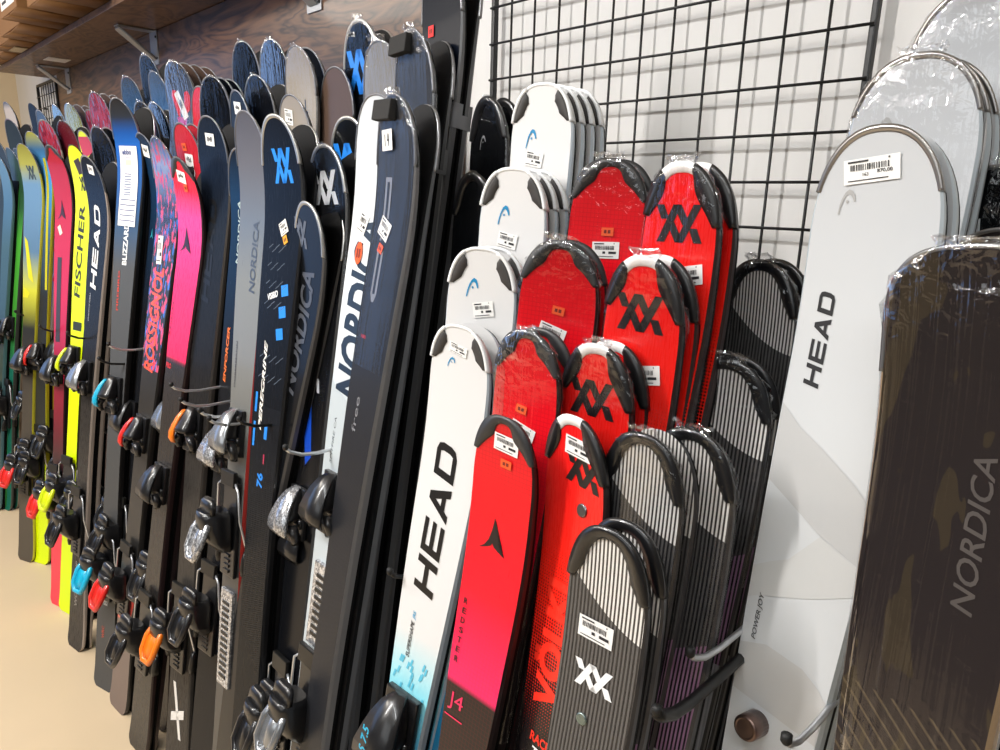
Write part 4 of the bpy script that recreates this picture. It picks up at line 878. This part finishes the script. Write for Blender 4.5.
# ---- left rack, near half
GL = 'adult skis in the left rack'
D = [('vv', '', .008, .088, .056, .062, 0, VL), ('txt', 'VISIBID', -.010, .330, .034, .013, 18, '#f0f0f0', .03, .2), ('rect', '', .028, .318, .022, .022, 12, VL), ('rect', '', .026, .360, .022, .022, 12, VL), ('rect', '', .023, .403, .022, .022, 12, VL),
     ('txt', 'PEREGRINE', -.018, .51, .180, .011, R90, '#ece8e0', .03, .3), ('rect', '', -.036, .545, .007, .04, 0, VL), ('rect', '', -.036, .61, .007, .05, 0, VL), ('rect', '', .004, .60, .010, .03, 0, VL), ('txt', '76', -.004, .70, .030, .020, R90, VL, .03, .1), ('rect', '', .004, .655, .004, .02, 0, '#b03050')]
for a, b in ((.235, 5), (.27, 5), (.305, 6), (.345, 6), (.45, 7), (.49, 7)):
    for k in range(b): D.append(('rect', '', -.03 + k * .011, a + (k % 2) * .008, .014, .0014, 32, '#5a6470'))
r, sk = make_ski('B1', 'navy front ski with blue chevrons, silver tip rim and blue squares', T['vblue'], '#1c1c1e', GL, 'alu', D, None, None, 0.66, 2.2, .11)
add_label(r, sk, .008, .200, .024, .026, 28); add_sticker(r, sk, .016, .222, .013, .016, 28, M_YELLOW)
behind('B1', 1, 'twin', ['dark ski base to base behind the blue chevron ski with silver rim'], T['vblue'], '#1c1c1e', GL, 'alu', waist=0.66, bind=(.86, 'k', 'k', .36))
r, sk = make_ski('B2', 'taupe grey ski with square white label behind the blue chevron ski', T['taupe'], '#8d867d', GL, 'thin', (('txt', 'L', .022, .100, .012, .030, 0, '#23344e', .03),), None, None, 0.66); add_label(r, sk, -.012, .040, .030, .028, -10)
make_ski('B3', 'grey wrapped ski with foam at its tip above the taupe ski', T['taupe'], '#6b6863', GL, 'thin', (('txt', 'L', .022, .12, .012, .030, 0, '#23344e', .03),), None, .5, 0.66)
r2, sk2 = make_ski('B4', 'dark slender ski tip right of the foam-tipped grey ski', T['black'], '#8a847c', GL, 'thin', (), None, None, 0.66)
make_ski('B5', 'navy wrapped ski tip against the oak panel, right of its near twin', T['navy'], '#4d4e52', GL, 'thin', (), None, .5, 0.66)
behind('B5', 1, 'twin', ['dark ski base to base behind the right navy tip against the oak panel'], T['navy'], '#6b6863', GL, 'thin', waist=0.66)
make_ski('B6', 'navy wrapped ski tip against the oak panel, leftmost of the high pair', T['navy'], '#8d867d', GL, 'thin', (), None, .5, 0.66)
behind('B6', 1, 'twin', ['dark ski base to base behind the left navy tip against the oak panel'], T['navy'], '#6b6863', GL, 'thin', waist=0.66)
make_ski('B7', 'blue-black wrapped ski left of the taupe labelled ski', T['navy'], '#6b6863', GL, 'thin', (), None, .5, 0.66)
behind('B7', 1, 'twin', ['brown-black ski base to base behind the blue-black wrapped ski'], T['brown'], '#6b6863', GL, 'thin', waist=0.66)
r, sk = make_ski('B8', 'small black ski with pale label above the brown to grey ski', T['black'], '#8d867d', GL, 'thin', (), None, None, 0.66); add_label(r, sk, .0, .038, .034, .026, -8, False)
r, sk = make_ski('C1', 'bare brown-tipped ski fading to grey with faint NORDICA letters and red edge', T['nordgrey'], '#b0302a', GL, 'thin', (('txt', 'NORDICA', .016, .29, .150, .024, R90, '#3c4450', .02, .2), ('txt', 'DOBERMANN', -.030, .52, .10, .006, R90, '#3a3a3a', .02)), (1.01, 'g', 's', .20), None, 0.63)
add_plate(r, sk, .44, .66, .026, M_SPECK)
behind('C1', 1, 'twin', ['black ski base to base behind the brown to grey ski'], T['black'], '#1c1c1e', GL, 'thin', waist=0.63, bind=(.90, 'k', 'k', .36))
make_ski('C0', 'blue ski with pale NORDICA letters half hidden by the brown-tipped ski', T['bluegrey'], '#2a2c30', GL, 'thin', (('txt', 'NORDICA', -.022, .18, .14, .013, R90, '#a8b8b4', .02, .2), ('txt', 'ENFORCER', -.028, .46, .13, .010, R90, '#e8742a', .03, .2)), (.93, 's', 'k', .40), None, 0.63)
r, sk = make_ski('C2', 'black front ski with grey HEAD letters and white tip label', T['headblk'], '#4c4844', GL, 'thin', (('head', '', -.006, .30, .250, .034, R90, '#060607'), ('poly', '', 0, 0, 0, 0, 0, '#e6e4e0', [[(-.026, 1.41), (-.014, 1.41), (.022, 1.56), (.010, 1.56)], [(-.030, 1.50), (.030, 1.47), (.030, 1.495), (-.030, 1.525)]])), (.95, 'o', 'o', .52), None, 0.63); add_label(r, sk, .0, .050, .034, .026, -6, False)
behind('C2', 1, 'twin', ['black ski base to base behind the dark HEAD ski with tip label'], T['headblk'], '#4c4844', GL, 'thin', waist=0.63, bind=(.93, 'g', 'k', .36))
make_ski('C3', 'navy wrapped ski with pale rim above the dark HEAD ski', T['navy'], '#7a736a', GL, 'thin', (), None, .6, 0.63)
behind('C3', 2, 'nest', ['first dark ski pressed behind the pale-rimmed navy ski', 'second dark ski pressed behind the pale-rimmed navy ski'], T['navy'], '#7a736a', GL, 'thin', .026, waist=0.63)
r, sk = make_ski('C4', 'red ski with white label glimpsed left of the pale-rimmed navy ski', T['redlab'], '#3c2a2a', GL, 'thin', (), None, None, 0.63); add_label(r, sk, .01, .045, .03, .026, -5, False)
# ---- left rack, middle
D = [('spike', '', -.016, .185, .052, .060, 0, '#2a1420'), ('txt', 'PRO', -.030, .502, .024, .014, 0, '#e0313c', .02)]
for k, ch in enumerate('REDSTER'): D.append(('txt', ch, -.042, .345 + k * .0125, .006, .0075, 0, '#3a1020', .02))
r, sk = make_ski('D1', 'pink front ski with black star mark, red tip with two labels and PRO', T['pink'], '#2a1a1c', GL, 'grey', D, (.78, 'k', 'k', .42), None, 0.63); add_label(r, sk, -.005, .042, .036, .026, -8, False); add_sticker(r, sk, .004, .066, .016, .016, 0, M_ORANGE)
behind('D1', 1, 'twin', ['dark ski base to base behind the pink star-marked ski'], T['pink'], '#2a1a1c', GL, 'grey', waist=0.63, bind=(.86, 'k', 'k', .36))
r, sk = make_ski('D2', 'deep red ski with orange sticker above label behind the pink ski', T['redlab'], '#3c2a2a', GL, 'thin', (), (.92, 'g', 'k', .44), None, 0.63); add_label(r, sk, .002, .086, .034, .030, -6, False); add_sticker(r, sk, -.008, .055, .018, .018, 0, M_ORANGE)
behind('D2', 2, 'nest', ['first dark red ski pressed behind the deep red labelled ski', 'second dark red ski pressed behind the deep red labelled ski'], T['redlab'], '#3c2a2a', GL, 'thin', .030, waist=0.63)
r, sk = make_ski('D3', 'tall smoky wrapped ski with red heart and slanted tag', T['heart'], '#5c4634', GL, 'thin', (('poly', '', 0, 0, 0, 0, 0, '#d8303c', [[(-.038, .085), (-.030, .070), (-.016, .072), (-.008, .10), (-.010, .15), (-.026, .12)], [(.012, .10), (.018, .076), (.032, .072), (.040, .085), (.034, .12), (.010, .14)]]), ('poly', '', 0, 0, 0, 0, 0, '#c04890', [[(-.024, .14), (.018, .14), (.004, .22), (-.006, .22)]])), (.85, 'k', 'k', .36), .5, 0.63); add_label(r, sk, .0, .11, .022, .075, 26, False)
behind('D3', 3, 'nest', ['first brown-edged ski fanned behind the red heart ski', 'second brown-edged ski fanned behind the red heart ski', 'last brown-edged ski fanned behind the red heart ski'], T['brown'], '#5c4634', GL, 'thin', .034, waist=0.63)
r, sk = make_ski('D4', 'wrapped front ski with torn pink and blue print and red ROSSIGNOL letters', T['rossi'], '#23211f', GL, 'thin', (('txt', 'ROSSIGNOL', -.008, .465, .285, .050, R90, '#f2543c', .02, .1),), (.86, 'r', 'r', .44), .26, 0.63); add_label(r, sk, -.018, .278, .026, .075, 4)
behind('D4', 1, 'twin', ['dark ski base to base behind the torn pink and blue ski'], T['black'], '#23211f', GL, 'thin', waist=0.63, bind=(.80, 'k', 'k', .36))
behind_lab = None
r, sk = make_ski('D5', 'black ski with small pale label left of the torn pink and blue ski', T['bluegrey'], '#23211f', GL, 'thin', (('spike', '', .012, .26, .02, .03, 0, '#2aa0b0'),), (.86, 'k', 'k', .36), None, 0.63); add_label(r, sk, .006, .045, .034, .03, -8, False)
make_ski('D6', 'dark wrapped ski glinting above the small pale label', T['black'], '#6a645c', GL, 'thin', (), (.88, 'k', 'k', .36), .5, 0.63)
behind('D6', 1, 'twin', ['dark ski base to base behind the glinting dark ski'], T['black'], '#4a4642', GL, 'thin', waist=0.63)
make_ski('D7', 'second dark ski right of the glinting wrapped ski', T['black'], '#4a4642', GL, 'thin', (), None, .4, 0.63)
make_ski('D8', 'navy wrapped ski right of the striped-paper banner ski, high up', T['steelblue'], '#8a5a60', GL, 'thin', (), None, .5, 0.63)
behind('D8', 1, 'twin', ['dark ski base to base behind the navy ski near the banner ski'], T['navy'], '#8d867d', GL, 'thin', waist=0.63)
make_ski('D9', 'highest navy ski tip in the middle of the left rack', T['navy'], '#8d867d', GL, 'thin', (), None, .4, 0.63)
behind('D9', 1, 'twin', ['dark ski base to base behind the highest navy tip of the left rack'], T['navy'], '#6b6863', GL, 'thin', waist=0.63)
make_ski('D0', 'dark blue ski just left of the red heart ski', T['steelblue'], '#3a3c40', GL, 'thin', (), None, .4, 0.63)
# ---- left rack, far half
GF = 'adult skis in the far left rack'
r, sk = make_ski('E1', 'black and blue ski carrying a long white paper banner', T['bliz'], '#1e1c1b', GF, 'thin', (('txt', 'BLIZZARD', .002, .385, .120, .020, R90, '#e8e8e8', .03), ('txt', 'FIREBIRD', -.018, .52, .115, .008, R90, '#c8402e', .02), ('txt', 'BLIZZARD', -.004, 1.40, .16, .018, R90, '#b0b0b0', .03), ('txt', 'WRC', -.012, 1.57, .04, .012, R90, '#a83a2c', .02)), (.93, 'c', 'c', .52), None, 0.58)
bm = bmesh.new(); f1 = lambda a, b: sk.P(a, b, .0025); f2 = lambda a, b: sk.P(a, b, .0031)
poly_bm(bm, [rectp(-.036, .040, .118, .335)], f1, 0)
P = [rectp(-.030, .036, .26 + k * .0145, .2625 + k * .0145) for k in range(5)] + [rectp(-.018, .012, .19 + k * .007, .1925 + k * .007) for k in range(9)] + [rectp(-.01, .012, .148, .150)]
poly_bm(bm, P, f2, 1); poly_bm(bm, [rectp(-.012, .014, .154, .168)], f2, 2)
vs, fs = text_bm('ebbo', .03); tb = bmesh.new(); q = [tb.verts.new((-.004 + a * .040, .134 - b * .014, 0)) for a, b in vs]
for f in fs:
    try: tb.faces.new([q[k] for k in f])
    except ValueError: pass
lay(bm, tb, f2, 1)
o = link('paper_banner', bm, [M_PAPER, mat('#33467e', .6), mat('#e6d8b4', .6)], r); o['label'] = 'white printed paper banner'
behind('E1', 1, 'twin', ['black ski base to base behind the paper banner ski'], T['black'], '#1e1c1b', GF, 'thin', waist=0.58, bind=(.82, 'k', 'k', .36))
r, sk = make_ski('E2', 'black front ski with white HEAD letters beside the yellow ski', T['headblk'], '#a79a90', GF, 'thin', (('head', '', -.004, .267, .262, .034, R90, '#f0eeea'), ('txt', 'WORLDCUP REBELS', -.018, .455, .09, .007, R90, '#9a9a9a', .02), ('txt', 'WORLDCUP', -.006, 1.38, .16, .016, R90, '#8a8682', .02)), (.93, 'g', 'k', .48), None, 0.58); add_label(r, sk, .010, .040, .030, .026, -10, False)
behind('E2', 1, 'twin', ['dark ski base to base behind the white-lettered HEAD ski'], T['headblk'], '#a79a90', GF, 'thin', waist=0.58, bind=(.80, 'k', 'k', .36))
r, sk = make_ski('E3', 'fluorescent yellow ski with black FISCHER letters', T['fischer'], '#3a3a20', GF, None, (('txt', 'FISCHER', -.012, .345, .315, .034, R90, '#2a2a14', .02, .1), ('vv', '', .006, .120, .036, .045, 0, '#2a2a14'), ('poly', '', 0, 0, 0, 0, 0, '#3a2a24', [[(-.022, .05), (.012, .04), (.022, .085), (-.010, .092)]]), ('rect', '', 0, .60, .05, .03, 0, '#2c3012')), (.93, 'y', 'y', .46), None, 0.58)
behind('E3', 1, 'twin', ['dark ski base to base behind the yellow FISCHER ski'], T['black'], '#3a3a20', GF, None, waist=0.58, bind=(.84, 'k', 'k', .36))
make_ski('E4', 'navy wrapped ski with brown rim between HEAD ski and banner ski', T['navy'], '#8a6f66', GF, 'thin', (), (.88, 'r', 'k', .42), .5, 0.58)
behind('E4', 2, 'nest', ['first navy ski fanned behind the brown-rimmed navy ski', 'second navy ski fanned behind the brown-rimmed navy ski'], T['navy'], '#8a6f66', GF, 'thin', .034, waist=0.58)
make_ski('E5', 'rose-red wrapped ski tip left of the banner ski', T['rose'], '#7a2a38', GF, 'thin', (), None, .4, 0.58)
behind('E5', 2, 'nest', ['first dark brown ski behind the rose-red tip by the banner ski', 'second dark brown ski behind the rose-red tip by the banner ski'], T['brown'], '#6b5a4c', GF, 'thin', .034, waist=0.58)
r, sk = make_ski('E6', 'bright red front ski with black star mark at the far left', T['atomicred'], '#2a1a1c', GF, 'grey', (('spike', '', -.008, .205, .050, .065, 0, '#3a1018'), ('rect', '', -.016, .275, .018, .034, 30, '#e8d8c8'), ('rect', '', -.012, .52, .026, .30, 0, '#3a3032')), (.88, 'k', 'r', .46), None, 0.58)
behind('E6', 1, 'twin', ['dark ski base to base behind the bright red star-marked ski'], T['steelblue'], '#2a1a1c', GF, 'grey', waist=0.58, bind=(.84, 'k', 'k', .36))
make_ski('E7', 'rose and pale blue ski behind the bright red one', T['rose'], '#9a948c', GF, 'thin', (), (.86, 'k', 'k', .40), None, 0.58)
behind('E7', 1, 'twin', ['dark ski base to base behind the rose and pale blue ski'], T['yelbrown'], '#8a8478', GF, 'thin', waist=0.58)
make_ski('E8', 'wine-red ski above the yellow FISCHER ski', T['wine'], '#4a3a34', GF, 'thin', (), (.88, 'k', 'k', .36), .4, 0.58)
behind('E8', 1, 'twin', ['dark ski base to base behind the wine-red ski'], T['black'], '#4a3a34', GF, 'thin', waist=0.58)
make_ski('E9', 'blue and yellow edged ski left of the bright red ski', T['yellowblue'], '#b8b020', GF, 'thin', (('rect', '', .03, .34, .012, .5, 0, '#c8c020'),), (.86, 'r', 'k', .44), None, 0.58)
behind('E9', 1, 'twin', ['dark blue ski base to base behind the blue and yellow edged ski'], T['steelblue'], '#b8b020', GF, 'thin', waist=0.58, bind=(.84, 'k', 'k', .36))
make_ski('E10', 'pale blue ski with yellow tip and dark chevrons at the far left', T['yellowpale'], '#c0b830', GF, 'thin', (('vv', '', .008, .10, .04, .05, 0, '#3a4a58'), ('poly', '', 0, 0, 0, 0, 0, '#d8d020', [[(-.04, .34), (-.02, .36), (.02, .52), (-.01, .50)], [(-.03, .54), (.0, .56), (-.01, 0.58), (-.04, 0.58)]])), (.84, 'k', 'r', .44), None, 0.58)
behind('E10', 1, 'twin', ['steel blue ski base to base behind the pale blue and yellow ski'], T['steelblue'], '#c0b830', GF, 'thin', waist=0.58, bind=(.82, 'k', 'k', .36))
make_ski('E11', 'olive-yellow ski tip against the far end of the oak panel', T['yelbrown'], '#6a624a', GF, 'thin', (), None, .4, 0.58)
behind('E11', 2, 'nest', ['first olive-edged ski behind the olive-yellow tip', 'second olive-edged ski behind the olive-yellow tip'], T['brown'], '#6a624a', GF, 'thin', .034, waist=0.58)
make_ski('E12', 'grey-blue ski with pale edge below the small far wire grid', T['steelblue'], '#a89a88', GF, 'thin', (), (.9, 'k', 'k', .36), None, 0.58)
behind('E12', 1, 'twin', ['pale-edged dark ski behind the one below the small wire grid'], T['black'], '#a89a88', GF, 'thin', waist=0.58)
make_ski('E13', 'light blue wrapped tip at the far end of the oak panel', T['lightblue'], '#5a6470', GF, 'thin', (), None, .3, 0.58)
make_ski('E14', 'yellow and red ski half hidden behind the FISCHER ski', T['fischer'], '#c8c020', GF, 'thin', (('poly', '', 0, 0, 0, 0, 0, '#c83040', [[(-.04, .02), (.04, .02), (.04, .07), (-.04, .09)]]),), (.86, 'k', 'k', .36), None, 0.58)
make_ski('E15', 'pale multicoloured small tip beside the rose-red ski', T['rose'], '#8a8a5a', GF, 'thin', (), None, None, 0.58)
make_ski('F1', 'brown-grey ski with pink edge near the far corner', T['teal'], '#8a5a5a', GF, 'thin', (), (.88, 'k', 'k', .36), None, 0.60)
behind('F1', 1, 'twin', ['pink-edged ski base to base behind the brown-grey one near the corner'], T['brown'], '#a86a70', GF, 'thin', waist=0.60)
make_ski('F2', 'large black-brown ski tip standing alone near the far corner', T['black'], '#3a2f28', GF, None, (), None, None, 0.60)
make_ski('F3', 'white and black ski nearest the beige end wall', T['whiteblk'], '#2a2622', GF, 'thin', (), None, None, 0.60)
make_ski('F4', 'light blue ski cut by the left edge of the frame', T['lightblue'], '#4a6a70', GF, 'thin', (), (.86, 'n', 'n', .36), None, 0.60)
behind('F4', 1, 'twin', ['green ski base to base behind the light blue edge ski'], T['green'], '#2e7a34', GF, 'thin', waist=0.60, bind=(.84, 'k', 'k', .36))
make_ski('F5', 'dark ski with green foot right of the light blue edge ski', T['green'], '#3a3c38', GF, 'thin', (), (.88, 'k', 'k', .36), None, 0.60)
behind('F5', 2, 'nest', ['first green-footed ski behind the dark one at the left edge', 'second green-footed ski behind the dark one at the left edge'], T['green'], '#6a5a4a', GF, 'thin', .03, waist=0.60)
make_ski('F6', 'dark teal ski at the left edge of the frame', T['teal'], '#3a4a46', GF, 'thin', (('txt', 'RO', .0, 1.38, .10, .05, R90, '#3aa890', .02),), (.9, 'k', 'k', .36), None, 0.60)

# ------------------------------------------------------------------ display hooks that part the rows
def hook(x, z, y0, lb, steel=True, r=.0034):
    t = empty('display_hook', (x, 1.247, z)); tag(t, lb, 'hook', 'display hooks')
    d = 1.247 - y0; bm = bmesh.new()
    tube(bm, [(0, 0, 0), (0, -d + .06, -.012), (0, -d + .03, -.008), (0, -d + .008, .002), (0, -d, .010)], r)
    link('rod', bm, M_STEEL if steel else M_BLACK, t, True)
    bm = bmesh.new(); box(bm, -.03, .03, -.004, .0, -.02, .035, 0, .002); box(bm, -.03, .03, -.004, .010, .030, .035, 0, .001); link('back_plate', bm, M_BLACK, t)
    bm = bmesh.new(); rings(bm, [sring(-.003, 0, 0, .003, .003, 10, 2), sring(0, 0, 0, .0050, .0050, 10, 2), sring(.006, 0, 0, .0050, .0050, 10, 2), sring(.008, 0, 0, .002, .002, 10, 2)])
    o = link('end_cap', bm, M_RUBBER, t); o.location = (0, -d, .010)
for x, y0, z, lb, st in ((-1.603, .53, 1.070, 'chrome hook tip beside the pink ski, upper left of the hook cluster', True), (-1.549, .53, 1.047, 'chrome hook second from left in the cluster below the HEAD ski', True), (-1.443, .53, 1.047, 'chrome hook tip in front of the blue NORDICA ski', True),
                     (-1.396, .53, 1.041, 'chrome hook tip crossing the grey ski with red edge', True), (-1.248, .53, 1.076, 'dark hook tip at the blue chevron ski', False), (-1.066, .53, 1.070, 'chrome hook tip between the black NORDICA and pale skis', True),
                     (-.717, .50, .995, 'black hook left of the front white ski', False), (-.286, .54, 1.08, 'chrome hook over the pinstriped stack beside the large white ski', True), (-.280, .48, 1.052, 'thick black hook low on the pinstriped stack', False),
                     (-.185, .53, 1.055, 'dark chrome hook between the large white and brown skis', True), (-.03, .50, 1.10, 'black hook at the lower right corner of the frame', False),
                     (-2.061, .53, 1.088, 'chrome hook left of the torn pink and blue ski', True), (-2.167, .53, 1.029, 'dark hook below the paper banner ski', False), (-2.497, .53, 1.052, 'reddish dark hook beside the white-lettered HEAD ski', False), (-2.886, .53, 1.017, 'dark hook crossing the yellow ski', False), (-3.298, .53, 1.017, 'dark hook in front of the bright red ski', False)):
    hook(x, z, y0, lb, st, 0.0034 if 'thick' not in lb else .006)

bpy.context.view_layer.update()
